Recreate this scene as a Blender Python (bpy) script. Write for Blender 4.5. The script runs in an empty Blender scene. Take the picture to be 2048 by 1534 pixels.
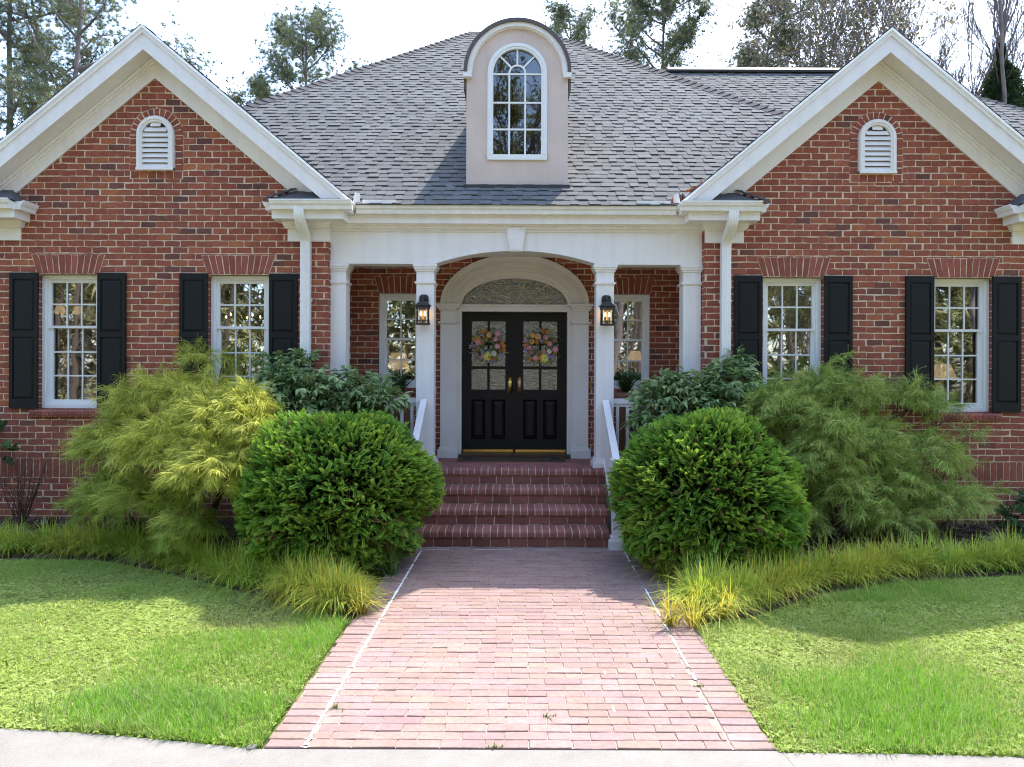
import bpy, math, random
import numpy as np
from mathutils import Vector

# ------------------------------------------------------------------ basics
FPX, CX, CY, ROLL, H = 1419.0, 1028.0, 747.0, 0.004, 1.99   # lens of the photograph in pixels, horizon, eye height
scene = bpy.context.scene
COL = scene.collection
R0 = np.random.default_rng(7)
random.seed(7)

def PX(px, d): return (px - CX) * d / FPX
def PZ(py, d, px=1028): return -((py - ROLL * (px - CX)) - CY) * d / FPX
def GR(px, py, z=-H):                    # a spot on level ground
    dy = (py - ROLL * (px - CX)) - CY
    d = -z * FPX / dy
    return PX(px, d), d

class MB:
    """collects verts / faces / tints for ONE mesh"""
    def __init__(s):
        s.v, s.loops, s.tot, s.t, s.n = [], [], [], [], 0
    def add(s, verts, faces, tint=(1, 1, 1)):
        verts = np.asarray(verts, float).reshape(-1, 3)
        s.v.append(verts)
        t = np.asarray(tint, float)
        if t.ndim == 1: t = np.repeat(t[None, :], len(verts), 0)
        s.t.append(t)
        if isinstance(faces, np.ndarray):
            s.loops.append((faces + s.n).ravel().astype(np.int32)); s.tot.append(np.full(len(faces), faces.shape[1], np.int32))
        else:
            for f in faces:
                s.loops.append(np.asarray(f, np.int32) + s.n)
            s.tot.append(np.asarray([len(f) for f in faces], np.int32))
        s.n += len(verts)
    def box(s, x0, x1, y0, y1, z0, z1, tint=(1, 1, 1)):
        v = [(x, y, z) for z in (z0, z1) for y in (y0, y1) for x in (x0, x1)]
        s.add(v, [(0, 2, 3, 1), (4, 5, 7, 6), (0, 1, 5, 4), (1, 3, 7, 5), (3, 2, 6, 7), (2, 0, 4, 6)], tint)
    def prism(s, poly, d0, d1, plane='xz', tint=(1, 1, 1)):
        """polygon in a plane, extruded along the third axis"""
        n = len(poly)
        def m(p, d): return {'xz': (p[0], d, p[1]), 'yz': (d, p[0], p[1]), 'xy': (p[0], p[1], d)}[plane]
        v = [m(p, d0) for p in poly] + [m(p, d1) for p in poly]
        f = [tuple(range(n))[::-1], tuple(range(n, 2 * n))] + [(i, (i + 1) % n, n + (i + 1) % n, n + i) for i in range(n)]
        s.add(v, f, tint)
    def tube(s, pts, rad, n=6, tint=(1, 1, 1), cap=True):
        pts = np.asarray(pts, float); m = len(pts)
        rad = np.broadcast_to(np.asarray(rad, float), (m,))
        tg = np.gradient(pts, axis=0); tg /= np.linalg.norm(tg, axis=1)[:, None] + 1e-9
        ref = np.array([0.31, 0.17, 0.93]) if abs(tg[0] @ np.array([0.31, 0.17, 0.93])) < .9 else np.array([1., 0, 0])
        a = np.cross(tg, ref); a /= np.linalg.norm(a, axis=1)[:, None] + 1e-9
        b = np.cross(tg, a)
        ang = np.arange(n) * 2 * math.pi / n
        v = (pts[:, None, :] + rad[:, None, None] * (np.cos(ang)[None, :, None] * a[:, None, :] + np.sin(ang)[None, :, None] * b[:, None, :])).reshape(-1, 3)
        i = np.arange(m - 1)[:, None] * n; j = np.arange(n)[None, :]; k = (j + 1) % n
        s.add(v, np.stack([i + j, i + k, i + n + k, i + n + j], -1).reshape(-1, 4), tint)
        if cap and n > 2:
            s.add(v[-n:], [tuple(range(n))], tint)
            s.add(v[:n], [tuple(range(n))[::-1]], tint)
    def lathe(s, prof, c, n=20, tint=(1, 1, 1)):
        """profile [(r,z)] round a vertical axis through c"""
        prof = np.asarray(prof, float); m = len(prof)
        ang = np.arange(n) * 2 * math.pi / n
        v = np.stack([c[0] + prof[:, 0:1] * np.cos(ang), c[1] + prof[:, 0:1] * np.sin(ang), np.repeat(c[2] + prof[:, 1:2], n, 1)], -1).reshape(-1, 3)
        i = np.arange(m - 1)[:, None] * n; j = np.arange(n)[None, :]; k = (j + 1) % n
        s.add(v, np.stack([i + j, i + k, i + n + k, i + n + j], -1).reshape(-1, 4), tint)
    def sphere(s, c, r, n=10, m=6, tint=(1, 1, 1)):
        r = np.broadcast_to(np.asarray(r, float), (3,))
        th = np.linspace(0.05, math.pi - .05, m); ph = np.arange(n) * 2 * math.pi / n
        v = np.stack([c[0] + r[0] * np.sin(th)[:, None] * np.cos(ph), c[1] + r[1] * np.sin(th)[:, None] * np.sin(ph), np.repeat(c[2] + r[2] * np.cos(th)[:, None], n, 1)], -1).reshape(-1, 3)
        i = np.arange(m - 1)[:, None] * n; j = np.arange(n)[None, :]; k = (j + 1) % n
        s.add(v, np.stack([i + j, i + n + j, i + n + k, i + k], -1).reshape(-1, 4), tint)
        s.add(v[:n], [tuple(range(n))], tint); s.add(v[-n:], [tuple(range(n))[::-1]], tint)
    def scatter(s, tv, tf, M, loc, tint, vmix=None, tint2=None):
        """copies of a template: tv (K,3), tf (F,k), M (N,3,3), loc (N,3), tint (N,3); vmix (K) fades tint -> tint2"""
        N, K = len(loc), len(tv)
        V = np.einsum('nij,kj->nki', M, tv) + loc[:, None, :]
        T = np.repeat(tint[:, None, :], K, 1)
        if vmix is not None:
            T = T * (1 - vmix)[None, :, None] + tint2[:, None, :] * vmix[None, :, None]
        Fc = (tf[None, :, :] + (np.arange(N) * K)[:, None, None]).reshape(-1, tf.shape[1])
        s.add(V.reshape(-1, 3), Fc, T.reshape(-1, 3))
    def mesh(s, name, smooth=False):
        me = bpy.data.meshes.new(name)
        v = np.concatenate(s.v); t = np.concatenate(s.t); lo = np.concatenate(s.loops); tot = np.concatenate(s.tot)
        me.vertices.add(len(v)); me.vertices.foreach_set('co', v.astype(np.float32).ravel())
        me.loops.add(len(lo)); me.loops.foreach_set('vertex_index', lo)
        me.polygons.add(len(tot))
        st = np.zeros(len(tot), np.int32); st[1:] = np.cumsum(tot)[:-1]
        me.polygons.foreach_set('loop_start', st); me.polygons.foreach_set('loop_total', tot)
        me.polygons.foreach_set('use_smooth', np.full(len(tot), bool(smooth)))
        at = me.attributes.new('tint', 'FLOAT_COLOR', 'POINT')
        at.data.foreach_set('color', np.concatenate([t, np.ones((len(t), 1))], 1).astype(np.float32).ravel())
        me.update(calc_edges=True)
        return me
    def obj(s, name, mat, parent=None, smooth=False, loc=None):
        return link(name, s.mesh(name, smooth), mat, parent, loc)

def link(name, me, mat, parent=None, loc=None):
    o = bpy.data.objects.new(name, me); COL.objects.link(o)
    if mat is not None and not me.materials: me.materials.append(mat)
    if parent is not None: o.parent = parent
    if loc is not None: o.location = loc
    return o
def empty(name, loc=(0, 0, 0)):
    o = bpy.data.objects.new(name, None); COL.objects.link(o); o.location = loc; o.empty_display_size = .2
    return o
def tag(o, label=None, cat=None, group=None, kind=None):
    for k, v in (('label', label), ('category', cat), ('group', group), ('kind', kind)):
        if v: o[k] = v
    return o
def copy_tree(o, parent=None):
    c = o.copy(); COL.objects.link(c); c.parent = parent
    for ch in list(o.children): copy_tree(ch, c)
    return c

# ------------------------------------------------------------------ materials
def mat(name, base=(.8, .8, .8), rough=.6, tint=False, noise=None, bump=None, spec=.5, metal=0., trans=0., emit=None, coat=0., ior=None, streak=None):
    m = bpy.data.materials.new(name); m.use_nodes = True
    nt = m.node_tree; N = nt.nodes; L = nt.links
    b = N['Principled BSDF']; out = N['Material Output']
    b.inputs['Roughness'].default_value = rough; b.inputs['Metallic'].default_value = metal
    b.inputs['Specular IOR Level'].default_value = spec; b.inputs['Coat Weight'].default_value = coat
    if ior: b.inputs['IOR'].default_value = ior
    col = None
    tc = N.new('ShaderNodeTexCoord')
    if tint:
        a = N.new('ShaderNodeAttribute'); a.attribute_name = 'tint'
        mx = N.new('ShaderNodeMix'); mx.data_type = 'RGBA'; mx.blend_type = 'MULTIPLY'; mx.inputs[0].default_value = 1
        L.new(a.outputs['Color'], mx.inputs[6]); mx.inputs[7].default_value = (*base, 1); col = mx.outputs[2]
    else:
        rg = N.new('ShaderNodeRGB'); rg.outputs[0].default_value = (*base, 1); col = rg.outputs[0]
    for nz in (noise or []):
        sc, amt, stretch = nz if len(nz) == 3 else (*nz, (1, 1, 1))
        mp = N.new('ShaderNodeMapping'); mp.inputs['Scale'].default_value = stretch; L.new(tc.outputs['Object'], mp.inputs[0])
        n = N.new('ShaderNodeTexNoise'); n.inputs['Scale'].default_value = sc; n.inputs['Detail'].default_value = 4; L.new(mp.outputs[0], n.inputs['Vector'])
        mr = N.new('ShaderNodeMapRange'); mr.inputs[1].default_value = .25; mr.inputs[2].default_value = .75; mr.inputs[3].default_value = 1 - amt; mr.inputs[4].default_value = 1 + amt
        L.new(n.outputs['Fac'], mr.inputs[0])
        mx = N.new('ShaderNodeMix'); mx.data_type = 'RGBA'; mx.blend_type = 'MULTIPLY'; mx.inputs[0].default_value = 1
        L.new(col, mx.inputs[6]); L.new(mr.outputs[0], mx.inputs[7]); col = mx.outputs[2]
    L.new(col, b.inputs['Base Color'])
    if bump:
        n = N.new('ShaderNodeTexNoise'); n.inputs['Scale'].default_value = bump[0]; n.inputs['Detail'].default_value = 5; L.new(tc.outputs['Object'], n.inputs['Vector'])
        bp = N.new('ShaderNodeBump'); bp.inputs['Strength'].default_value = bump[1]; bp.inputs['Distance'].default_value = bump[2] if len(bump) > 2 else .004
        L.new(n.outputs['Fac'], bp.inputs['Height']); L.new(bp.outputs[0], b.inputs['Normal'])
    if trans:
        tr = N.new('ShaderNodeBsdfTranslucent'); L.new(col, tr.inputs['Color'])
        ms = N.new('ShaderNodeMixShader'); ms.inputs[0].default_value = trans
        L.new(b.outputs[0], ms.inputs[1]); L.new(tr.outputs[0], ms.inputs[2]); L.new(ms.outputs[0], out.inputs['Surface'])
    if emit:
        b.inputs['Emission Color'].default_value = (*emit[0], 1); b.inputs['Emission Strength'].default_value = emit[1]
    return m

def glass_mat(name, tintc=(.75, .8, .78), base_ref=.12, wav=None, body=None):
    """window glass: Fresnel mirror over clear (or dark patterned) glass"""
    m = bpy.data.materials.new(name); m.use_nodes = True
    nt = m.node_tree; N = nt.nodes; L = nt.links
    N.remove(N['Principled BSDF']); out = N['Material Output']
    tr = N.new('ShaderNodeBsdfTransparent'); tr.inputs[0].default_value = (*tintc, 1)
    gl = N.new('ShaderNodeBsdfGlossy'); gl.inputs['Roughness'].default_value = .015; gl.inputs[0].default_value = (.95, .97, 1, 1)
    fr = N.new('ShaderNodeFresnel'); fr.inputs[0].default_value = 1.5
    ad = N.new('ShaderNodeMath'); ad.operation = 'MULTIPLY_ADD'; ad.inputs[1].default_value = 1.6; ad.inputs[2].default_value = base_ref; ad.use_clamp = True
    L.new(fr.outputs[0], ad.inputs[0])
    ms = N.new('ShaderNodeMixShader'); L.new(ad.outputs[0], ms.inputs[0])
    if body:
        df = N.new('ShaderNodeBsdfDiffuse'); df.inputs[0].default_value = (*body, 1)
        m2 = N.new('ShaderNodeMixShader'); m2.inputs[0].default_value = .5
        L.new(tr.outputs[0], m2.inputs[1]); L.new(df.outputs[0], m2.inputs[2]); L.new(m2.outputs[0], ms.inputs[1])
    else:
        L.new(tr.outputs[0], ms.inputs[1])
    L.new(gl.outputs[0], ms.inputs[2]); L.new(ms.outputs[0], out.inputs['Surface'])
    if wav:
        tc = N.new('ShaderNodeTexCoord'); n = N.new('ShaderNodeTexNoise'); n.inputs['Scale'].default_value = wav[0]; n.inputs['Detail'].default_value = 2
        n.inputs['Distortion'].default_value = wav[2] if len(wav) > 2 else 0
        L.new(tc.outputs['Object'], n.inputs['Vector'])
        bp = N.new('ShaderNodeBump'); bp.inputs['Strength'].default_value = wav[1]; bp.inputs['Distance'].default_value = .01
        L.new(n.outputs['Fac'], bp.inputs['Height']); L.new(bp.outputs[0], gl.inputs['Normal'])
    return m

M = dict(
    brick=mat('fired_clay_brick', (1, 1, 1), .85, tint=True, noise=[(55, .22), (9, .15)], bump=(120, .35, .003), spec=.25),
    mortar=mat('tan_mortar', (.67, .53, .39), .95, noise=[(30, .15), (2, .12)], bump=(150, .4, .003), spec=.1),
    mortar_grey=mat('grey_mortar', (.4, .35, .30), .95, noise=[(30, .2), (3, .15)], bump=(150, .4, .003), spec=.1),
    paver=mat('walk_brick', (1, 1, 1), .8, tint=True, noise=[(40, .16), (4, .12), (.8, .10)], bump=(110, .4, .003), spec=.3),
    joint=mat('sandy_joint', (.33, .28, .22), .95, noise=[(25, .35)], spec=.1),
    chalk=mat('white_joint_sealant', (.8, .8, .78), .8, noise=[(30, .08)]),
    white=mat('white_trim_paint', (.82, .775, .745), .45, noise=[(3, .03), (25, .02), (1.3, .05, (7, 7, .45))]),
    stonepaint=mat('taupe_trim_paint', (.72, .67, .615), .5, noise=[(4, .04)]),
    vinyl=mat('white_window_vinyl', (.82, .815, .80), .35),
    gutter=mat('white_gutter_metal', (.82, .785, .755), .3, noise=[(6, .05), (1.6, .06, (9, 9, .6))]),
    black=mat('black_shutter_paint', (.012, .012, .012), .6, bump=(90, .4, .003), spec=.22),
    door=mat('dark_stained_wood', (.012, .0095, .008), .5, noise=[(10, .25, (8, 8, .6))], spec=.22),
    wood=mat('brown_threshold_wood', (.06, .03, .02), .5, noise=[(12, .3)]),
    brass=mat('polished_brass', (.78, .52, .14), .25, metal=1.),
    bronze=mat('aged_brass', (.55, .33, .15), .38, metal=1.),
    iron=mat('weathered_bronze_metal', (.045, .042, .04), .5, metal=.4, noise=[(40, .2)]),
    stucco=mat('pink_beige_stucco', (.66, .53, .47), .95, noise=[(2.5, .07), (90, .06), (1.2, .06, (5, 5, .5))], bump=(220, .6, .004), spec=.1),
    shingle=mat('asphalt_shingle', (1, 1, 1), .95, tint=True, noise=[(160, .35), (1.2, .1)], bump=(300, .5, .003), spec=.15),
    roofedge=mat('dark_drip_edge', (.04, .036, .034), .7),
    copper=mat('brown_barrel_metal', (.10, .075, .065), .5, noise=[(5, .15)]),
    room=mat('dim_room_wall', (.07, .05, .04), .9),
    glass=glass_mat('window_glass', base_ref=.36, wav=(1.3, .22)),
    darkglass=glass_mat('dormer_glass', (.35, .4, .4), base_ref=.08, wav=(1.5, .3)),
    ripple=glass_mat('rippled_door_glass', (.3, .28, .2), base_ref=.14, wav=(13, .7, 2.5), body=(.11, .095, .055)),
    lampglass=glass_mat('lantern_glass', (.9, .85, .75), base_ref=.03),
    came=mat('brass_came', (.62, .54, .36), .45, metal=.5),
    bulb=mat('lit_candle_bulb', (1, .8, .5), .4, emit=((1, .60, .22), 7)),
    candle=mat('candle_sleeve', (.35, .25, .15), .5),
    shade=mat('lit_lamp_shade', (.7, .5, .3), .8, emit=((1, .66, .36), .12)),
    concrete=mat('pale_concrete', (.225, .21, .192), .9, noise=[(1.2, .09), (9, .08), (130, .16)], bump=(200, .3, .003), spec=.2),
    soil=mat('lawn_soil', (.14, .14, .065), 1, noise=[(2, .25), (22, .35)], bump=(40, .6, .02), spec=.1),
    mulch=mat('brown_mulch', (1, 1, 1), 1, tint=True, noise=[(35, .4), (140, .4)], spec=.1),
    blade=mat('grass_blade', (1, 1, 1), .55, tint=True, trans=.42, spec=.35),
    leaf=mat('soft_leaf', (1, 1, 1), .6, tint=True, trans=.35, spec=.3),
    gloss=mat('glossy_leaf', (1, 1, 1), .38, tint=True, trans=.25, spec=.4),
    needle=mat('pine_needle', (1, 1, 1), .6, tint=True, trans=.25, spec=.3),
    bark=mat('tree_bark', (1, 1, 1), .95, tint=True, noise=[(6, .3, (1, 1, .4))], bump=(14, .5, .03), spec=.1),
    petal=mat('silk_petal', (1, 1, 1), .7, tint=True, trans=.2, spec=.2),
    mat_coir=mat('brown_coir', (.13, .08, .05), 1, noise=[(120, .4)], bump=(180, .8, .006), spec=.05),
    mat_black=mat('black_rubber_inlay', (.02, .018, .016), .9),
    plastic=mat('black_plastic', (.015, .015, .015), .5),
    pot=mat('terracotta_pot', (.25, .12, .07), .8),
)

# ------------------------------------------------------------------ helpers for nature
def hashn(ix, iy, seed):
    h = (ix * 374761393 + iy * 668265263 + seed * 1442695041) & 0xffffffff
    h = ((h ^ (h >> 13)) * 1274126177) & 0xffffffff
    return ((h ^ (h >> 16)) & 0xffff) / 65535.
def vnoise(x, y, seed=0):
    x = np.asarray(x, float); y = np.asarray(y, float)
    ix = np.floor(x).astype(np.int64); iy = np.floor(y).astype(np.int64); fx = x - ix; fy = y - iy
    fx = fx * fx * (3 - 2 * fx); fy = fy * fy * (3 - 2 * fy)
    a = hashn(ix, iy, seed); b = hashn(ix + 1, iy, seed); c = hashn(ix, iy + 1, seed); d = hashn(ix + 1, iy + 1, seed)
    return a * (1 - fx) * (1 - fy) + b * fx * (1 - fy) + c * (1 - fx) * fy + d * fx * fy
def norm(a): return a / (np.linalg.norm(a, axis=-1, keepdims=True) + 1e-9)
def frames(fwd, rng, up=None, roll=None):
    """columns: right, forward, up"""
    f = norm(fwd); N = len(f)
    u0 = np.tile(np.array([[0., 0, 1.]]), (N, 1)) if up is None else up
    r = np.cross(f, u0); bad = np.linalg.norm(r, axis=1) < 1e-3; r[bad] = (1, 0, 0); r = norm(r)
    u = np.cross(r, f)
    if roll is not None:
        c, s_ = np.cos(roll)[:, None], np.sin(roll)[:, None]
        r, u = r * c + u * s_, u * c - r * s_
    return np.stack([r, f, u], -1)
def mixc(a, b, t): 
    a = np.asarray(a, float); b = np.asarray(b, float); t = np.asarray(t)[..., None]
    return a * (1 - t) + b * t
def inside(poly, x, y):
    poly = np.asarray(poly); r = np.zeros(len(x), bool); n = len(poly)
    for i in range(n):
        x0, y0 = poly[i]; x1, y1 = poly[(i + 1) % n]
        c = ((y0 > y) != (y1 > y)) & (x < (x1 - x0) * (y - y0) / (y1 - y0 + 1e-12) + x0)
        r ^= c
    return r
# ------------------------------------------------------------------ the house
house = tag(empty('brick_house', (0, 9.6, -H)), 'one storey red brick house with two white gables and a pillared front porch', 'house')
HOFF = np.array([0, 9.6, -H])
def hp(name, mb, m, parent=None, smooth=False):
    """a part of the house; all house coordinates are measured from the eye point"""
    o = mb.obj(name, M[m], parent or house, smooth)
    if parent is None: o.location = tuple(-HOFF)
    return o

WF, WP, DC = 9.0, 10.17, 9.1            # gable wall, porch wall, column plane
XL, XR = -2.365, 2.41                   # inner corners of the gable wings
AL, AR = -4.56, 4.60                    # gable apexes
OL, OR = 2 * AL - XL, 2 * AR - XR       # outer corners
BL, BH = .203, .0813                    # brick module
FLOOR = -1.205
pal = np.array([(.27, .072, .046), (.295, .084, .054), (.25, .066, .045), (.33, .10, .055), (.38, .12, .055), (.215, .066, .05), (.13, .055, .05), (.095, .046, .046)])
pw = np.array([.27, .24, .19, .1, .04, .09, .045, .025])
def btint(rng, dull=0.):
    c = pal[rng.choice(len(pal), p=pw)] * rng.uniform(.88, 1.12) * np.array([1.10, 1.12, 1.0])
    return c * (1 - dull) + np.array([.245, .082, .062]) * dull

def mapf(d): return lambda u, v, w: np.stack([u, d - w, v], -1)         # faces the viewer
def maps(x, sgn): return lambda u, v, w: np.stack([x + sgn * w, u, v], -1)   # side wall facing +x or -x

def brick(mb, poly, mp, proud, tint, rng, sub=3, jit=.0022):
    """one brick: face polygon with slightly ragged arrises plus its sides"""
    P = []
    n = len(poly)
    for i in range(n):
        a = np.array(poly[i]); b = np.array(poly[(i + 1) % n])
        k = sub if np.hypot(*(b - a)) > .12 else 2
        for j in range(k): P.append(a + (b - a) * j / k)
    P = np.array(P) + rng.normal(0, jit, (len(P), 2))
    m = len(P); c = P.mean(0)
    w = proud + rng.normal(0, .0008, 3)
    wf = w[0] + (P[:, 0] - c[0]) * rng.normal(0, .006) + (P[:, 1] - c[1]) * rng.normal(0, .012)
    In = c + (P - c) * (1 - .004 / np.maximum(np.linalg.norm(P - c, axis=1), .02))[:, None]
    v = np.concatenate([mp(In[:, 0], In[:, 1], wf), mp(P[:, 0], P[:, 1], wf - .003), mp(P[:, 0], P[:, 1], np.full(m, -.002))])
    i = np.arange(m); k = (i + 1) % m
    f = [tuple(range(m))] + [tuple(q) for q in np.stack([i + m, k + m, k, i], 1)] + [tuple(q) for q in np.stack([i + 2 * m, k + 2 * m, k + m, i + m], 1)]
    mb.add(v, f, tint)

def courses(mb, u0, u1, v0, v1, mp, rng, keep=None, L=BL, Hh=BH, J=.0135, proud=.006, clip=None, dullf=None, phase=0.):
    k0 = int(math.floor((v0 + H) / Hh)); k1 = int(math.ceil((v1 + H) / Hh))
    for k in range(k0, k1):
        vb = k * Hh - H; vm = vb + Hh / 2
        if vm < v0 or vm > v1: continue
        a, b = (u0, u1) if clip is None else clip(vm)
        a = max(a, u0); b = min(b, u1)
        off = (k % 2) * L / 2 + phase
        i = int(math.floor((a - off) / L))
        while i * L + off < b:
            s0 = i * L + off + rng.normal(0, .004); s1 = (i + 1) * L + off + rng.normal(0, .004) - J
            i += 1
            segs = [(max(s0, a), min(s1, b))]
            for (o0, o1, p0, p1) in (keep or []):
                if p0 < vm < p1:
                    ns = []
                    for (q0, q1) in segs:
                        if q1 <= o0 or q0 >= o1: ns.append((q0, q1)); continue
                        if q0 < o0: ns.append((q0, o0))
                        if q1 > o1: ns.append((o1, q1))
                    segs = ns
            for (q0, q1) in segs:
                if q1 - q0 < .022: continue
                vv = vb + J * .5 + rng.normal(0, .001)
                hh = Hh - J + rng.normal(0, .0012)
                brick(mb, [(q0, vv), (q1, vv), (q1, vv + hh), (q0, vv + hh)], mp, proud, btint(rng, dullf(vm, (q0 + q1) / 2) if dullf else 0), rng)

def panel(mb, u0, u1, v0, v1, holes, mp, w=0.):
    """flat mortar backing with rectangular holes"""
    us = sorted({u0, u1, *[x for h in holes for x in h[:2] if u0 < x < u1]}); vs = sorted({v0, v1, *[x for h in holes for x in h[2:] if v0 < x < v1]})
    for i in range(len(us) - 1):
        for j in range(len(vs) - 1):
            um, vm = (us[i] + us[i + 1]) / 2, (vs[j] + vs[j + 1]) / 2
            if any(h[0] < um < h[1] and h[2] < vm < h[3] for h in holes): continue
            u = np.array([us[i], us[i + 1], us[i + 1], us[i]]); v = np.array([vs[j], vs[j], vs[j + 1], vs[j + 1]])
            mb.add(mp(u, v, np.full(4, w)), [(0, 1, 2, 3)])

WT, WB = 1.242, -.482                   # window opening top and bottom
WW = .78
wins = [(-5.655, -1), (-3.497, -1), (3.54, 1), (5.69, 1)]
SLOPE = .833
rng = np.random.default_rng(3)

def jack_arch(mb, back, xc, zb, zt, w, mp, rng, n=11, flare=.075):
    back.add(mp(np.array([xc - w / 2, xc + w / 2, xc + w / 2 + flare + .004, xc - w / 2 - flare - .004]), np.array([zb - .004, zb - .004, zt + .003, zt + .003]), np.full(4, .0092)), [(0, 1, 2, 3)])
    for i in range(n):
        t0, t1 = i / n, (i + 1) / n
        b0, b1 = xc - w / 2 + w * t0 + .005, xc - w / 2 + w * t1 - .005
        q = w + 2 * flare
        a0, a1 = xc - q / 2 + q * t0 + .005, xc - q / 2 + q * t1 - .005
        brick(mb, [(b0, zb), (b1, zb), (a1, zt), (a0, zt)], mp, .0135, np.array([.285, .085, .06]) * rng.uniform(.82, 1.15), rng)

def sill(mb, back, xc, zt, w, d, n, proud=.055):
    """rowlock sill with rounded noses"""
    bw = w / n
    back.box(xc - w / 2, xc + w / 2, d - proud + .012, d + .04, zt - .094, zt - .01)
    for i in range(n):
        x0 = xc - w / 2 + i * bw + .005; x1 = xc - w / 2 + (i + 1) * bw - .005
        prof = [(d + .10, zt + .012), (d - proud * .4, zt + .002), (d - proud * .8, zt - .012), (d - proud, zt - .035), (d - proud, zt - .07), (d - proud * .85, zt - .092), (d + .02, zt - .097)]
        mb.prism(prof, x0, x1, 'yz', np.array([.26, .08, .058]) * rng.uniform(.8, 1.15))

for (side, a, x0, x1, xin) in ((-1, AL, OL, XL, XL), (1, AR, XR, OR, XR)):
    bm, mo = MB(), MB()
    mp = mapf(WF)
    holes = [(xc - WW / 2, xc + WW / 2, WB, WT) for xc, s_ in wins if s_ == side]
    dull = (lambda vm, u: .25 + .35 * max(0, min(1, -vm / 1.2))) if side < 0 else (lambda vm, u: .3 + .3 * max(0, min(1, -vm / 1.2)))
    apex = 4.02
    clip = lambda vm: (a - (apex - vm) / SLOPE, a + (apex - vm) / SLOPE) if vm > 2.1 else (x0, x1)
    S0, S1 = 8 * BH - H, 11 * BH - H
    keep = holes + [(-99, 99, S0, S1)] + [(h[0], h[1], h[2] - .05, h[2] + .01) for h in holes]
    courses(bm, x0, x1, -2.1, 4.0, mp, rng, keep, clip=clip, dullf=dull, phase=.03 if side < 0 else .11)
    n = int((x1 - x0) / BH)
    for i in range(n):                  # soldier course
        u = x0 + i * (x1 - x0) / n
        brick(bm, [(u + .005, S0 + .005), (u + (x1 - x0) / n - .005, S0 + .005), (u + (x1 - x0) / n - .005, S1 - .005), (u + .005, S1 - .005)], mp, .006, btint(rng, .55), rng)
    panel(mo, x0, x1, -2.15, 2.1, holes, mp)
    zt = apex - .02
    hw_ = min((zt - 2.1) / SLOPE, x1 - a)
    mo.add(mp(np.array([a - hw_, a + hw_, a]), np.array([2.1, 2.1, zt]), np.zeros(3)), [(0, 1, 2)])
    for h in holes:
        jack_arch(bm, mo, (h[0] + h[1]) / 2, h[3], h[3] + .238, WW, mp, rng)
        sill(bm, mo, (h[0] + h[1]) / 2, h[2] + .005, WW + .15, WF, 11)
        for x in (h[0], h[1]):          # brick reveals
            mo.add([(x, WF, h[2]), (x, WF + .13, h[2]), (x, WF + .13, h[3]), (x, WF, h[3])], [(0, 1, 2, 3)])
            k = 0; v = h[2]
            while v < h[3] - .03:
                v1 = min(v + BH, h[3])
                sg = 1 if x == h[0] else -1
                brick(bm, [(WF - .004, v + .005), (WF + .12, v + .005), (WF + .12, v1 - .005), (WF - .004, v1 - .005)], maps(x, sg), .004, btint(rng, .4), rng); v = v1
        mo.add([(h[0], WF, h[3]), (h[1], WF, h[3]), (h[1], WF + .13, h[3]), (h[0], WF + .13, h[3])], [(0, 1, 2, 3)])
    # return wall into the porch
    sg = 1 if side < 0 else -1
    mpr = maps(xin, sg)
    courses(bm, WF - .004, WP, -2.1, 1.9, mpr, rng, phase=.05, dullf=lambda v, u: .3)
    panel(mo, WF, WP, -2.15, 2.1, [], mpr)
    # louvre vent's brick surround: an arch ring, two jambs of headers and a row under it
    vx = PX(312, WF) if side < 0 else PX(1750, WF)
    vz0, vzs, rw = PZ(342, WF, 312), PZ(271, WF, 312), .237
    if side > 0: vz0, vzs = PZ(349, WF, 1750), PZ(278, WF, 1750)
    ring = [(rw - .02, vz0 - .0), (rw + .102, vz0 - .0)]
    A = np.linspace(0, math.pi, 25)
    outer = [(vx + (rw + .104) * math.cos(t), vzs + (rw + .104) * math.sin(t)) for t in A] + [(vx - rw - .104, vz0), (vx + rw + .104, vz0)]
    U = np.array(outer)
    mo.add(mp(U[:, 0], U[:, 1], np.full(len(U), .0072)), [tuple(range(len(U)))])
    for i in range(13):
        t0, t1 = math.pi * i / 13 + .02, math.pi * (i + 1) / 13 - .02
        q = [(vx + r * math.cos(t), vzs + r * math.sin(t)) for r, t in ((rw, t0), (rw + .1, t0 + .006), (rw + .1, t1 - .006), (rw, t1))]
        brick(bm, q, mp, .0115, btint(rng, .3), rng)
    k = 0; v = vz0
    while v < vzs - .02:
        v1 = min(v + BH, vzs)
        for s_ in (-1, 1):
            e0, e1 = sorted((vx + s_ * rw, vx + s_ * (rw + .1)))
            brick(bm, [(e0, v + .005), (e1, v + .005), (e1, v1 - .005), (e0, v1 - .005)], mp, .0115, btint(rng, .3), rng)
        v = v1
    mo.add(mp(np.array([vx - rw - .1, vx + rw + .1, vx + rw + .1, vx - rw - .1]), np.array([vz0 - .105, vz0 - .105, vz0, vz0]), np.full(4, .0072)), [(0, 1, 2, 3)])
    for i in range(6):
        e0 = vx - rw - .09 + i * (2 * rw + .18) / 6
        brick(bm, [(e0 + .005, vz0 - .098), (e0 + (2 * rw + .18) / 6 - .005, vz0 - .098), (e0 + (2 * rw + .18) / 6 - .005, vz0 - .006), (e0 + .005, vz0 - .006)], mp, .0115, btint(rng, .3), rng)
    w_ = hp('brick_wall', mo, 'mortar'); hp('brickwork', bm, 'brick', w_)
    # the vent itself
    fr, lv = MB(), MB()
    ro, ri = .235, .165
    A = np.linspace(0, math.pi, 21)
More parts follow.
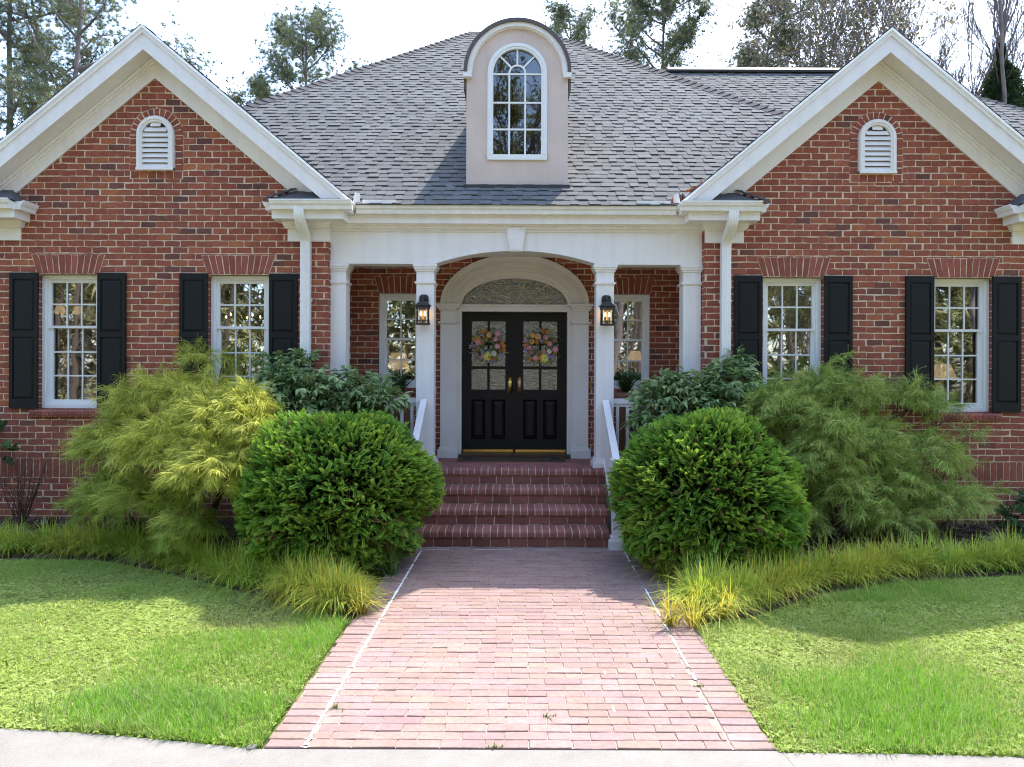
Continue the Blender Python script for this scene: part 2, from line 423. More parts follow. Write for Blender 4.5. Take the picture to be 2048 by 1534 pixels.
    def band(mbb, r0, r1, zb, d0, d1):
        po = [(vx + r1, zb)] + [(vx + r1 * math.cos(t), vzs + r1 * math.sin(t)) for t in A] + [(vx - r1, zb)]
        pi_ = [(vx + r0, zb)] + [(vx + r0 * math.cos(t), vzs + r0 * math.sin(t)) for t in A] + [(vx - r0, zb)]
        m_ = len(po)
        v_ = [(p[0], d0, p[1]) for p in po] + [(p[0], d0, p[1]) for p in pi_] + [(p[0], d1, p[1]) for p in po] + [(p[0], d1, p[1]) for p in pi_]
        f_ = []
        for i in range(m_ - 1):
            f_ += [(i, i + 1, m_ + i + 1, m_ + i), (i, 2 * m_ + i, 2 * m_ + i + 1, i + 1), (m_ + i, m_ + i + 1, 3 * m_ + i + 1, 3 * m_ + i)]
        mbb.add(v_, f_)
    band(fr, ri, ro, vz0, WF - .055, WF + .01); band(fr, ri + .025, ro - .012, vz0, WF - .068, WF - .05)
    fr.box(vx - ro, vx + ro, WF - .07, WF, vz0 - .002, vz0 + .028)
    bk = [(vx + ri, vz0)] + [(vx + ri * math.cos(t), vzs + ri * math.sin(t)) for t in A] + [(vx - ri, vz0)]
    ns = 9; zz = vz0 + .03; st = (vzs + ri - zz) / ns
    for i in range(ns):
        z = zz + i * st
        hwid = ri if z + st < vzs else math.sqrt(max(ri * ri - (z + st * .8 - vzs) ** 2, .0009))
        lv.prism([(WF - .05, z + .004), (WF - .044, z), (WF - .014, z + st * .92), (WF - .02, z + st * .96)], vx - hwid, vx + hwid, 'yz')
    v_ = hp('gable_vent', fr, 'white'); hp('louvre', lv, 'white', v_)
    dk = MB(); dk.add([(p[0], WF - .0125, p[1]) for p in bk], [tuple(range(len(bk)))]); hp('vent_backing', dk, 'roofedge', v_)  # flat dark sheet behind the louvres; no hole is cut

# porch wall, behind the columns
bm, mo = MB(), MB(); mp = mapf(WP)
PWT, PWB = 1.147, -.215
PWX = [(-1.943, -1.32), (1.325, 1.95)]
pholes = [(a, b, PWB, PWT) for a, b in PWX] + [(-.93, .95, FLOOR, .98), (-.8, .82, .98, 1.40), (-.95, .97, .98, 1.30)]
keep = pholes + [(h[0], h[1], PWB - .05, PWB) for h in pholes[:2]]
courses(bm, XL, XR, FLOOR, 1.66, mp, rng, keep, dullf=lambda v, u: .2)
panel(mo, XL, XR, FLOOR, 1.7, [pholes[0], pholes[1], (-.80, .80, FLOOR, .98), (-.8, .8, .98, 1.39)], mp)
for h in pholes[:2]:
    jack_arch(bm, mo, (h[0] + h[1]) / 2, PWT, PWT + .23, h[1] - h[0], mp, rng, 8, .06)
    sill(bm, mo, (h[0] + h[1]) / 2, PWB, h[1] - h[0] + .1, WP, 8, .04)
w_ = hp('porch_wall', mo, 'mortar'); hp('brickwork', bm, 'brick', w_)

# ---------------- windows
def window(xc, w, z0, z1, d, cols, rows_up, rows_lo, meet):
    fr = MB(); x0, x1 = xc - w / 2, xc + w / 2; f = .06
    for (a, b, c, e) in ((x0, x0 + f, z0, z1), (x1 - f, x1, z0, z1), (x0 + f, x1 - f, z1 - f * .85, z1), (x0 + f, x1 - f, z0, z0 + f * .9)):
        fr.box(a, b, d, d + .09, c, e)
    for (a, b, c, e) in ((x0 + .004, x0 + f - .016, z0 + .01, z1 - .01), (x1 - f + .016, x1 - .004, z0 + .01, z1 - .01), (x0 + f - .016, x1 - f + .016, z1 - f * .5, z1 - .008)):
        fr.box(a, b, d - .014, d, c, e)
    o = hp('window', fr, 'vinyl')
    for up in (True, False):
        s_, g = MB(), MB()
        dd = d + (.03 if up else .055)
        zb, zt = (meet - .016, z1 - f * .85) if up else (z0 + f * .9, meet + .012)
        st = .042 if up else .047; bt = .032 if up else .062; tp = .045 if up else .028
        a, b = x0 + f, x1 - f
        s_.box(a, a + st, dd, dd + .026, zb, zt); s_.box(b - st, b, dd, dd + .026, zb, zt)
        s_.box(a + st, b - st, dd, dd + .026, zb, zb + bt); s_.box(a + st, b - st, dd, dd + .026, zt - tp, zt)
        gx0, gx1, gz0, gz1 = a + st, b - st, zb + bt, zt - tp
        rows = rows_up if up else rows_lo
        for i in range(1, cols):
            x = gx0 + (gx1 - gx0) * i / cols; s_.box(x - .0095, x + .0095, dd + .006, dd + .016, gz0, gz1)
        for i in range(1, rows):
            z = gz0 + (gz1 - gz0) * i / rows; s_.box(gx0, gx1, dd + .0045, dd + .0145, z - .0095, z + .0095)
        hp('sash', s_, 'vinyl', o)
        g.add([(gx0 - .005, dd + .018, gz0 - .005), (gx1 + .005, dd + .018, gz0 - .005), (gx1 + .005, dd + .018, gz1 + .005), (gx0 - .005, dd + .018, gz1 + .005)], [(0, 1, 2, 3)])
        hp('pane', g, 'glass', o)
for xc, s_ in wins: window(xc, WW - .012, WB + .01, WT - .006, WF + .085, 3, 2, 3, .575)
for a, b in PWX: window((a + b) / 2, b - a - .01, PWB + .005, PWT - .006, WP + .02, 2, 2, 2, .49)

# ---------------- shutters
def shutter_mesh():
    s_, p = MB(), []
    w, h = .354, 1.716
    s_.box(0, w, -.02, .0, 0, h)
    rails = [(0, .118), (.905, 1.03 - .055), (h - .082, h)]
    for z0, z1 in rails: s_.box(.042, w - .042, -.034, -.02, z0, z1)
    s_.box(0, .042, -.034, -.02, 0, h); s_.box(w - .042, w, -.034, -.02, 0, h)
    for z0, z1 in ((.118, .905), (.975, h - .082)):
        q = MB(); g, b = .012, .02
        xa, xb = .042 + g, w - .042 - g; za, zb = z0 + g, z1 - g
        v = [(xa, -.0205, za), (xb, -.0205, za), (xb, -.0205, zb), (xa, -.0205, zb), (xa + b, -.033, za + b), (xb - b, -.033, za + b), (xb - b, -.033, zb - b), (xa + b, -.033, zb - b)]
        q.add(v, [(4, 5, 6, 7), (0, 1, 5, 4), (1, 2, 6, 5), (2, 3, 7, 6), (3, 0, 4, 7)])
        p.append(q.mesh('panel'))
    return s_.mesh('shutter'), p
sm, pm = shutter_mesh()
for x in (PX(19.4, 8.97), PX(195, 8.97), PX(359, 8.97), PX(538, 8.97), PX(1467.7, 8.97), PX(1648, 8.97), PX(1811, 8.97), PX(1985, 8.97)):
    s_ = link('shutter', sm, M['black'], house, tuple(np.array([x, WF - .012, -.466]) - HOFF))
    for q in pm: link('panel', q, M['black'], s_)

# ---------------- gable trim: rake boards, soffits, friezes, roof slabs
DR = 8.69
sh_rng = np.random.default_rng(11)
def shade(rng, lit=1.):
    g = rng.uniform(.118, .152) * lit
    return np.array([g * .96, g, g * 1.0]) if rng.random() < .9 else np.array([g * 1.02, g * .99, g * .96])
def shingles(mb, o, ud, vd, nrm, nrow, e, xr, rng, vmax=99.):
    """courses of laminated tabs: o origin at the eave, ud along, vd up the slope, nrm outward"""
    o, ud, vd, nrm = map(lambda a: np.asarray(a, float), (o, ud, vd, nrm))
    V, T = [], []
    for k in range(nrow):
        v0 = k * e
        a, b = xr(v0); 
        if b - a < .03: continue
        u = a - rng.uniform(0, .2); j = 0
        while u < b:
            w = rng.uniform(.10, .20)
            u0, u1 = max(u, a), min(u + w, b); u += w; j += 1
            if u1 - u0 < .01: continue
            t = .009 + (.0085 if j % 2 else 0) + rng.normal(0, .0012)
            dv = rng.normal(0, .004)
            p = lambda uu, vv, h: o + ud * uu + vd * vv + nrm * h
            top = min(v0 + e * 1.15, vmax); bd = min(v0 + e * (.83 if rng.random() < .6 else .94) + rng.normal(0, .004), vmax)
            if top <= v0 + .01: continue
            hb = t + (.001 + .35 * t - t) * (bd - v0) / (top - v0 + 1e-6)
            V.append([p(u0, v0 + dv, t), p(u1, v0 + dv, t), p(u1, bd, hb), p(u0, bd, hb), p(u0, v0 + dv, -.002), p(u1, v0 + dv, -.002), p(u1, bd, hb), p(u0, bd, hb), p(u1, top, .001 + .35 * t), p(u0, top, .001 + .35 * t)])
            T.append(shade(rng))
    V = np.array(V); N = len(V); T = np.array(T)
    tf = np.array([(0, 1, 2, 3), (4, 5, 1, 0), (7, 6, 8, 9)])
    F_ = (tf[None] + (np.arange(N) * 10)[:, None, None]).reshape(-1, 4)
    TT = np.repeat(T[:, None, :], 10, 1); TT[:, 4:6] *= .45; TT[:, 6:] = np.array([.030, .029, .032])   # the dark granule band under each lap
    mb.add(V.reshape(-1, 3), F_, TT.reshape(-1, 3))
    # little side faces of the raised tabs
    S = []
    for s_ in ((0, 3, 4), (1, 2, 5)): S.append(np.array([s_]))
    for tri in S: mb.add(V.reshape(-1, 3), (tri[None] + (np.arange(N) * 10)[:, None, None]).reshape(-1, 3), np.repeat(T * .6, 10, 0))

ang = math.atan(SLOPE); cs, sn = math.cos(ang), math.sin(ang)
zA = 4.20                                # top of the rake board at the apex
for (side, a) in ((-1, AL), (1, AR)):
    rk, sf, fz, rs, tp_ = MB(), MB(), MB(), MB(), MB()
    for s_ in (-1, 1):
        e = 1 if s_ == side else -1      # outer or inner slope
        ub = 2.33 if s_ * side < 0 else 2.6
        zl = 2.10
        ut, um = (zA - zl) / SLOPE, (zA - .245 - zl) / SLOPE
        P = [(a, zA), (a + s_ * ut, zl), (a + s_ * um, zl), (a, zA - .245)]
        if s_ < 0: P = P[::-1]
        rk.prism(P, DR, DR + .03)
        # crown strip along the board's upper edge
        P = [(a, zA + .0), (a + s_ * ut, zl), (a + s_ * (ut - .055), zl), (a, zA - .045)]
        rk.prism(P if s_ > 0 else P[::-1], DR - .018, DR)
        # soffit board
        so = .232
        sf.add([(a, DR + .03, zA - so), (a + s_ * um, DR + .03, zA - so - SLOPE * um), (a + s_ * um, WF + .02, zA - so - SLOPE * um), (a, WF + .02, zA - so)], [(0, 1, 2, 3)])
        # frieze on the wall and its bed mould
        zf = zA - so
        uf = (zf - 2.30) / SLOPE
        P = [(a, zf), (a + s_ * (uf + .24), zf - SLOPE * (uf + .24)), (a + s_ * (uf - .06), zf - SLOPE * (uf + .24)), (a, zf - .247)]
        fz.prism(P if s_ > 0 else P[::-1], WF - .028, WF - .006 + .01)
        for dz, dd in ((.0, .075), (.04, .05)):
            P = [(a, zf - dz - .006), (a + s_ * uf, zf - dz - .006 - SLOPE * uf), (a + s_ * uf, zf - dz - SLOPE * uf - .045), (a, zf - dz - .045)]
            fz.prism(P if s_ > 0 else P[::-1], WF - dd, WF - .028)
        # roof slab with shingle edge
        P = [(a, zA + .045), (a + s_ * (ut + .04), zA + .045 - SLOPE * (ut + .04)), (a + s_ * (ut + .04), zA + .012 - SLOPE * (ut + .04)), (a, zA + .012)]
        rs.prism(P if s_ > 0 else P[::-1], DR - .035, 11.55)
        P = [(a, zA + .012), (a + s_ * ut, zA + .012 - SLOPE * ut), (a + s_ * ut, zA - SLOPE * ut), (a, zA)]
        tp_.prism(P if s_ > 0 else P[::-1], DR - .022, DR + .05)
        ro_ = np.array([a + s_ * ut, DR - .035, zA + .046 - SLOPE * ut])
        shingles(rs, ro_, (0, 1, 0), (-s_ * cs, 0, sn), (s_ * sn, 0, cs), int(ut / cs / .13) + 1, .13, lambda v0: (0, 2.8), sh_rng, ut / cs - .004)
    g = hp('gable_trim', rk, 'white'); hp('soffit', sf, 'white', g); hp('frieze', fz, 'white', g); hp('drip_edge', tp_, 'white', g)
    hp('gable_roof', rs, 'shingle')

# ---------------- main hip roof
EV = np.array([0, 8.85, 2.10]); DRG, ZRG = 14.84, 7.10
KX0, KX1 = -.97, .70
ms = (ZRG - 2.10) / (DRG - 8.85); th = math.atan(ms); ct, st_ = math.cos(th), math.sin(th)
Lr = (DRG - 8.85) / ct
def main_x(v0):
    d = 8.85 + v0 * ct; z = 2.10 + v0 * st_
    a = KX0 - (DRG - d); b = KX1 + (DRG - d)
    if z < 4.24: a = max(a, AL + (4.24 - z) / SLOPE - .03); b = min(b, AR - (4.24 - z) / SLOPE + .03)
    return a, b
rf = MB()
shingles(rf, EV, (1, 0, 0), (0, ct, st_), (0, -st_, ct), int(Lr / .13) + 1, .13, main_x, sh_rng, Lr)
base = [main_x(v) for v in np.linspace(0, Lr, 30)]
for i in range(29):
    v0, v1 = Lr * i / 29, Lr * (i + 1) / 29
    q = lambda x, v: (x, 8.85 + v * ct, 2.10 + v * st_ - .004)
    rf.add([q(base[i][0], v0), q(base[i][1], v0), q(base[i + 1][1], v1), q(base[i + 1][0], v1)], [(0, 1, 2, 3)], (.18, .18, .185))
# back and side slopes close the roof
zb = 2.10
bk = 2 * DRG - 8.85
fl, fr_, bl, br_ = (KX0 - 5.99, 8.85, zb), (KX1 + 5.99, 8.85, zb), (KX0 - 5.99, bk, zb), (KX1 + 5.99, bk, zb)
r0, r1 = (KX0, DRG, ZRG), (KX1, DRG, ZRG)
rf.add([bl, br_, r1, r0, fl, fr_], [(1, 0, 3, 2), (0, 4, 3), (5, 1, 2)], (.18, .18, .185))
main_roof = hp('main_roof', rf, 'shingle')
cap = MB()
def caps(mb, p0, p1, side0, side1, rng, w=.13, L=.16):
    """overlapping hip or ridge cap pieces along an edge"""
    p0, p1 = np.array(p0), np.array(p1); n = int(np.linalg.norm(p1 - p0) / L); dr = (p1 - p0) / n
    side0, side1 = np.array(side0), np.array(side1); up = np.array([0, 0, 1.])
    for i in range(n):
        a, b = p0 + dr * i, p0 + dr * (i + 1.25)
        h0, h1 = .058, .034
        v = [a + side0 * w + up * .012, a + up * h0, a + side1 * w + up * .012, b + side0 * w, b + up * h1, b + side1 * w, a + side0 * w - up * .02, a + side1 * w - up * .02]
        mb.add(v, [(0, 1, 4, 3), (1, 2, 5, 4), (6, 7, 2, 1, 0)], shade(rng) * np.array([.74, .66, .66]))
hl0 = main_x(3.3 / ct * 1.0)
def hip(s_, t): return ((KX0 - t) if s_ < 0 else (KX1 + t), DRG - t, ZRG - ms * t)
for s_ in (-1, 1):
    cap = MB()
    caps(cap, hip(s_, 3.75), hip(s_, 0), (-s_ * .8, -.15, -.1 * ms), (s_ * .1, .8, -.1), sh_rng, .19, .15)
    hp('hip_cap', cap, 'shingle', main_roof)
cap = MB(); caps(cap, r0, r1, (0, -1, -ms), (0, 1, -ms), sh_rng)
hp('ridge_cap', cap, 'shingle', main_roof)
# the rear wing to the right
wg = MB(); WD, WZ = 15.0, PZ(141, 15.0); WX1 = 7.75
ew = 10.2; Lw = (WD - ew) / ct
wing_o = np.array([0, ew, WZ - (WD - ew) * ms])
shingles(wg, wing_o, (1, 0, 0), (0, ct, st_), (0, -st_, ct), int(Lw / .13) + 1, .13, lambda v0: (max(2.0, KX1 + (DRG - 14.6)), WX1 + (WD - ew - v0 * ct)), sh_rng, Lw)
bl_ = (WX1 + WD - ew, 2 * WD - ew, wing_o[2])
wg.add([(1.5, ew, wing_o[2] - .004), (WX1 + WD - ew, ew, wing_o[2] - .004), (WX1, WD, WZ - .004), (1.5, WD, WZ - .004), (1.5, 2 * WD - ew, wing_o[2]), bl_], [(0, 1, 2, 3), (3, 2, 5, 4), (1, 5, 2)], (.18, .18, .185))
rw_ = hp('wing_roof', wg, 'shingle')
cap = MB(); caps(cap, (WX1 + 4.4, WD - 4.4, WZ - ms * 4.4), (WX1, WD, WZ), (-.75, -.1, -.1), (.1, .75, -.1), sh_rng)
hp('ridge_cap', cap, 'shingle', rw_)
cap = MB(); caps(cap, (2.0, WD, WZ), (3.15, WD, WZ), (0, -1, -ms), (0, 1, -ms), sh_rng); hp('ridge_cap', cap, 'shingle', rw_)
rv = MB(); rv.prism([(WD - .16, WZ - .07), (WD - .17, WZ - .03), (WD, WZ + .085), (WD + .17, WZ - .03), (WD + .16, WZ - .07)], 3.2, 7.7, 'yz'); hp('ridge_vent', rv, 'roofedge', rw_)
# walls that close the shell at the back and sides
bw = MB()
for (p, q) in (((OL, WF), (OL, 19.5)), ((OL, 19.5), (OR + 5, 19.5)), ((OR, WF), (OR, 10.6)), ((OR, 10.6), (OR + 5, 10.6)), ((OR + 5, 10.6), (OR + 5, 19.5))):
    bw.add([(*p, -2.15), (*q, -2.15), (*q, 2.35), (*p, 2.35)], [(0, 1, 2, 3)])
hp('rear_wall', bw, 'mortar')

# ---------------- dormer
DD = 9.275; dx = PX(1032.3, DD); dzs = PZ(148, DD); dr_ = .664
st, trm, brl = MB(), MB(), MB()
A = np.linspace(0, math.pi, 33)
wr = .384; wzs = PZ(147, DD); wzb = PZ(320, DD)
zb_ = 2.40
po = [(dx + dr_, zb_)] + [(dx + dr_ * math.cos(t), dzs + dr_ * math.sin(t)) for t in A] + [(dx - dr_, zb_)]
pi_ = [(dx + wr, wzb)] + [(dx + wr * math.cos(t), wzs + wr * math.sin(t)) for t in A] + [(dx - wr, wzb)]
n = len(po)
v = [(p[0], DD, p[1]) for p in po] + [(p[0], DD, p[1]) for p in pi_] + [(p[0], 11.9, p[1]) for p in po]
f = [(i, i + 1, n + i + 1, n + i) for i in range(n - 1)] + [(n - 1, 0, n, 2 * n - 1)] + [(i, 2 * n + i, 2 * n + i + 1, i + 1) for i in range(n - 1)]
st.add(v, f)
dorm = hp('dormer', st, 'stucco')
ro, ri = .70, .672
po = [(dx + ro, dzs - .20)] + [(dx + ro * math.cos(t), dzs + ro * math.sin(t)) for t in A] + [(dx - ro, dzs - .20)]
pi_ = [(dx + ri, dzs - .20)] + [(dx + ri * math.cos(t), dzs + ri * math.sin(t)) for t in A] + [(dx - ri, dzs - .20)]
def loft(mb, po, pi_, d0, d1):
    n = len(po)
    v = [(p[0], d0, p[1]) for p in po] + [(p[0], d0, p[1]) for p in pi_] + [(p[0], d1, p[1]) for p in po] + [(p[0], d1, p[1]) for p in pi_]
    f = []
    for i in range(n - 1):
        f += [(i, i + 1, n + i + 1, n + i), (i, 2 * n + i, 2 * n + i + 1, i + 1), (n + i, n + i + 1, 3 * n + i + 1, 3 * n + i)]
    f += [(0, n, 3 * n, 2 * n), (n - 1, 3 * n - 1, 4 * n - 1, 2 * n - 1)]
    mb.add(v, f)
def arcs(r, ex=0., zc=None, cx=None): 
    zc = dzs if zc is None else zc; cx = dx if cx is None else cx
    b = [(cx + r * math.cos(t), zc + r * math.sin(t)) for t in A]
    return ([(cx + r, zc - ex)] + b + [(cx - r, zc - ex)]) if ex else b
loft(brl, po, pi_, DD + .0, 12.0); loft(brl, arcs(ro), arcs(.655), DD - .085, DD)
hp('dormer_roof', brl, 'copper', dorm)
loft(trm, arcs(.655), arcs(.602), DD - .06, DD - .001); loft(trm, arcs(.602), arcs(.588), DD - .03, DD - .001)
for s_ in (-1, 1): trm.box(dx + s_ * .65 - .055, dx + s_ * .65 + .055, DD - .075, DD - .001, dzs - .065, dzs + .0)
hp('dormer_trim', trm, 'white', dorm)
aw, ap = MB(), MB()
g = .313; gzb = PZ(310, DD)
loft(aw, arcs(wr + .004, wzs - wzb, wzs), arcs(g, wzs - gzb, wzs), DD - .03, DD + .03)
aw.box(dx - wr - .004, dx + wr + .004, DD - .0305, DD + .0295, wzb - .004, gzb)
loft(aw, arcs(g + .05, wzs - gzb, wzs), arcs(g + .03, wzs - gzb, wzs), DD - .04, DD - .03)
mw = .011
rows = [wzs - .01, PZ(205.6, DD), PZ(259, DD)]
for z in rows: aw.box(dx - g, dx + g, DD - .004, DD + .012, z - mw, z + mw)
for x in (-g / 3, g / 3): aw.box(dx + x - mw, dx + x + mw, DD - .0025, DD + .0105, gzb, rows[0] - mw)
loft(aw, arcs(g / 3 + mw, .01, wzs), arcs(g / 3 - mw, .01, wzs), DD - .0035, DD + .0115)
for t in (45, 90, 135):
    c, s_ = math.cos(math.radians(t)), math.sin(math.radians(t)); r0_, r1_ = g / 3 + mw, g
    aw.prism([(dx + c * r0_ + s_ * mw, wzs + s_ * r0_ - c * mw), (dx + c * r1_ + s_ * mw, wzs + s_ * r1_ - c * mw), (dx + c * r1_ - s_ * mw, wzs + s_ * r1_ + c * mw), (dx + c * r0_ - s_ * mw, wzs + s_ * r0_ + c * mw)], DD - .0015, DD + .0095)
awo = hp('arched_window', aw, 'vinyl')
pts = arcs(g + .01, wzs - gzb + .01, wzs)
ap.add([(p[0], DD + .014, p[1]) for p in pts], [tuple(range(len(pts)))]); hp('pane', ap, 'darkglass', awo)
dk = MB(); dk.add([(dx - .6, DD + .5, 2.4), (dx + .6, DD + .5, 2.4), (dx + .6, DD + .5, 4.6), (dx - .6, DD + .5, 4.6)], [(0, 1, 2, 3)]); hp('attic_wall', dk, 'room', dorm)

fl_ = MB(); zf = PZ(370, DD) - .0
fl_.box(dx - dr_ - .03, dx + dr_ + .03, DD - .07, DD - .004, zf - .055, zf - .012)
hp('flashing', fl_, 'roofedge', dorm)

# ---------------- eaves: gutters, fascia, frieze blocks, little return roofs
def gutter_run(mb, p0, p1, out, zt, w=.115, h=.115):
    """ogee gutter between two points (x,y); out = outward unit normal"""
    p0, p1, out = np.array(p0, float), np.array(p1, float), np.array(out, float)
    prof = [(0, -h), (w * .62, -h), (w * .66, -h * .85), (w * .70, -h * .62), (w * .86, -h * .45), (w * .93, -h * .28), (w * .93, -h * .18), (w, -h * .16), (w, 0), (w - .012, 0), (w - .012, -h * .1), (0, -h * .2)]
    v = [(*(p + out * a), zt + b) for p in (p0, p1) for a, b in prof]
    n = len(prof)
    mb.add(v, [(i, (i + 1) % n, n + (i + 1) % n, n + i) for i in range(n)] + [tuple(range(n))[::-1], tuple(range(n, 2 * n))])
gu, fa = MB(), MB()
gx0, gx1 = -1.99, 2.03                   # side faces of the two returns
# porch eave
gutter_run(gu, (gx0 + .0, 8.975), (gx1, 8.975), (0, -1), 2.115)
fa.box(gx0 - .3, gx1 + .3, 8.975, 9.0, 1.895, 2.09)
fa.add([(gx0 - .3, 9.0, 1.897), (gx1 + .3, 9.0, 1.897), (gx1 + .3, 9.35, 1.897), (gx0 - .3, 9.35, 1.897)], [(0, 1, 2, 3)])
eave = hp('porch_eave', fa, 'white'); hp('gutter', gu, 'gutter', eave)
for (side, xin, xo) in ((-1, -2.87, -2.10), (1, 2.90, 2.14)):
    for outer in (False, True):
        fa, gu, rt, bl2 = MB(), MB(), MB(), MB()
        if outer:                        # the matching return at the gable's far corner
            a = AL if side < 0 else AR
            xin_, xo_ = 2 * a - xin, 2 * a - xo; sg = -side
        else: xin_, xo_, sg = xin, xo, side
        s_ = 1 if xo_ > xin_ else -1     # direction from the wall side towards the corner
        x0, x1 = min(xin_ - s_ * .11, xo_), max(xin_ - s_ * .11, xo_)
        zc = PZ(398.5, 8.57)
        yb = WF if outer else 9.05
        fa.box(x0, x1, 8.70, WF - .007, zc - .215, zc - .02)                          # boxed soffit
        if not outer: fa.box(min(xo_, xo_ - s_ * .3), max(xo_, xo_ - s_ * .3) , WF, 9.12, zc - .215, zc - .02)
        gutter_run(gu, (x0 - (.0 if s_ > 0 else .115), 8.70), (x1 + (.115 if s_ > 0 else 0), 8.70), (0, -1), zc)
        gutter_run(gu, (xo_, 8.70 - .0), (xo_, 8.97 if not outer else 10.4), (s_, 0), zc - .0005)
        xi = xin_ - s_ * .11
        gutter_run(gu, (xi, 8.70), (xi, WF - .01), (-s_, 0), zc - .0005)
        # bed mould and frieze block on the wall, wrapping the corner
        corner = XL if (side < 0 and not outer) else XR if (side > 0 and not outer) else (OL if side < 0 else OR)
        f0, f1 = min(xin_, corner), max(xin_, corner)
        bl2.box(f0 - .0, f1 + (.02 if s_ > 0 else 0) - (0), WF - .028, WF + .1, zc - .445, zc - .28)
        for i, (dz0, dz1, pr) in enumerate(((.215, .235, .09), (.235, .262, .07), (.262, .285, .045))):
            bl2.box(f0 - (pr * .6), f1 + pr * .6, WF - .028 - pr * .8, WF + .1, zc - dz1, zc - dz0)
        # little hipped pent roof above the gutter
        zr, zrt = zc - .01, zc + .20
        p = [(x0 - .02, 8.62, zr), (x1 + .02, 8.62, zr), (x1 - .22 if s_ < 0 else x1 + .02, WF - .008, zrt), (x0 + .22 if s_ > 0 else x0 - .02, WF - .008, zrt), (x0 - .02, WF - .008, zr), (x1 + .02, WF - .008, zr)]
        rt.add(p, [(0, 1, 2, 3), (0, 3, 4), (1, 5, 2)], (.11, .11, .115))
        q0, q1 = (p[0], p[3]) if s_ > 0 else (p[1], p[2])
        if not outer: caps(rt, q0, q1, (0.0, -.5, 0), (-s_ * .5, 0, 0), sh_rng, .12, .12)
        o = hp('cornice_return', fa, 'white'); hp('gutter', gu, 'gutter', o); hp('frieze_block', bl2, 'white', o); hp('pent_roof', rt, 'shingle', o)
# white splash guards at the valleys
for s_, x in ((-1, -1.9), (1, 1.95)):
    sg_ = MB()
    sg_.box(min(x, x - s_ * .42), max(x, x - s_ * .42), 8.858, 8.866, 2.10, 2.165)
    sg_.prism([(x, 2.10), (x + .08, 2.10), (x + .06, 2.22), (x, 2.20)] if s_ > 0 else [(x - .08, 2.10), (x, 2.10), (x, 2.20), (x - .06, 2.22)], 8.70, 8.71)
    hp('splash_guard', sg_, 'gutter', eave)

# ---------------- entablature with its arch
en, mould = MB(), MB()
zb, ztp = PZ(528.5, DC), 1.897
ax0, ax1 = PX(869, DC), PX(1194, DC); azt = PZ(502, DC)
c_ = (ax0 + ax1) / 2; hw = (ax1 - ax0) / 2; rise = azt - zb
Rr = (hw * hw + rise * rise) / (2 * rise); zc_ = azt - Rr
arc = [(c_ + hw * t, zc_ + math.sqrt(Rr * Rr - (hw * t) ** 2)) for t in np.linspace(-1, 1, 25)]
DB = DC + .24
top = [(XL, ztp), (XR, ztp)]
L_ = [(XL, zb), (ax0, zb), (ax0, ztp), (XL, ztp)]; R_ = [(ax1, zb), (XR, zb), (XR, ztp), (ax1, ztp)]
en.prism([(XL, ztp), (XL, zb)] + arc + [(XR, zb), (XR, ztp)], DC, DB)
ent = hp('entablature', en, 'white')
for dz0, dz1, pr in ((0, .022, .075), (.022, .05, .055), (.05, .066, .03), (.066, .085, .018)): mould.box(XL, XR, DC - pr, DC - .001, ztp - dz1, ztp - dz0)
ri_ = MB()
for i in range(24):
    a, b = arc[i], arc[i + 1]
    up = lambda p, k: (c_ + (p[0] - c_) * (1 + k / Rr), zc_ + (p[1] - zc_) * (1 + k / Rr))
    mould.prism([up(a, .0), up(b, .0), up(b, .022), up(a, .022)], DC - .012, DC - .001)
hp('crown_moulding', mould, 'white', ent)
ks = MB()
kx = PX(1031, DC); kz0, kz1 = PZ(504, DC), PZ(451, DC)
ks.prism([(kx - .083, kz0), (kx + .083, kz0), (kx + .133, kz1), (kx - .133, kz1)], DC - .05, DC - .013)
ks.prism([(kx - .062, kz0 + .02), (kx + .062, kz0 + .02), (kx + .10, kz1 - .03), (kx - .10, kz1 - .03)], DC - .062, DC - .05)
hp('keystone', ks, 'white', ent)
pc = MB(); pc.box(XL, XR, DC + .02, WP - .008, 1.655, 1.69); hp('porch_ceiling', pc, 'white')

# ---------------- columns
def column_mesh(half_l=.113, half_r=.113):
    mb = MB(); z0, z1 = FLOOR, zb - .001
    def ring(a, b, k): mb.box(-half_l - k, half_r + k, -.113 - k, .113 + k, a, b)
    ring(z0 + .115, z1 - .09, 0)
    ring(z1 - .035, z1, .042); ring(z1 - .062, z1 - .035, .032); ring(z1 - .09, z1 - .062, .016)
    ring(z1 - .245, z1 - .225, .022); ring(z1 - .258, z1 - .245, .010)
    ring(z0, z0 + .062, .040); ring(z0 + .062, z0 + .088, .028); ring(z0 + .088, z0 + .115, .014)
    return mb.mesh('column')
cm = column_mesh()
for x in (PX(673, DC), PX(849.5, DC), PX(1210, DC), PX(1384, DC)):
    link('column', cm, M['white'], house, tuple(np.array([x, DC + .125, 0]) - HOFF))

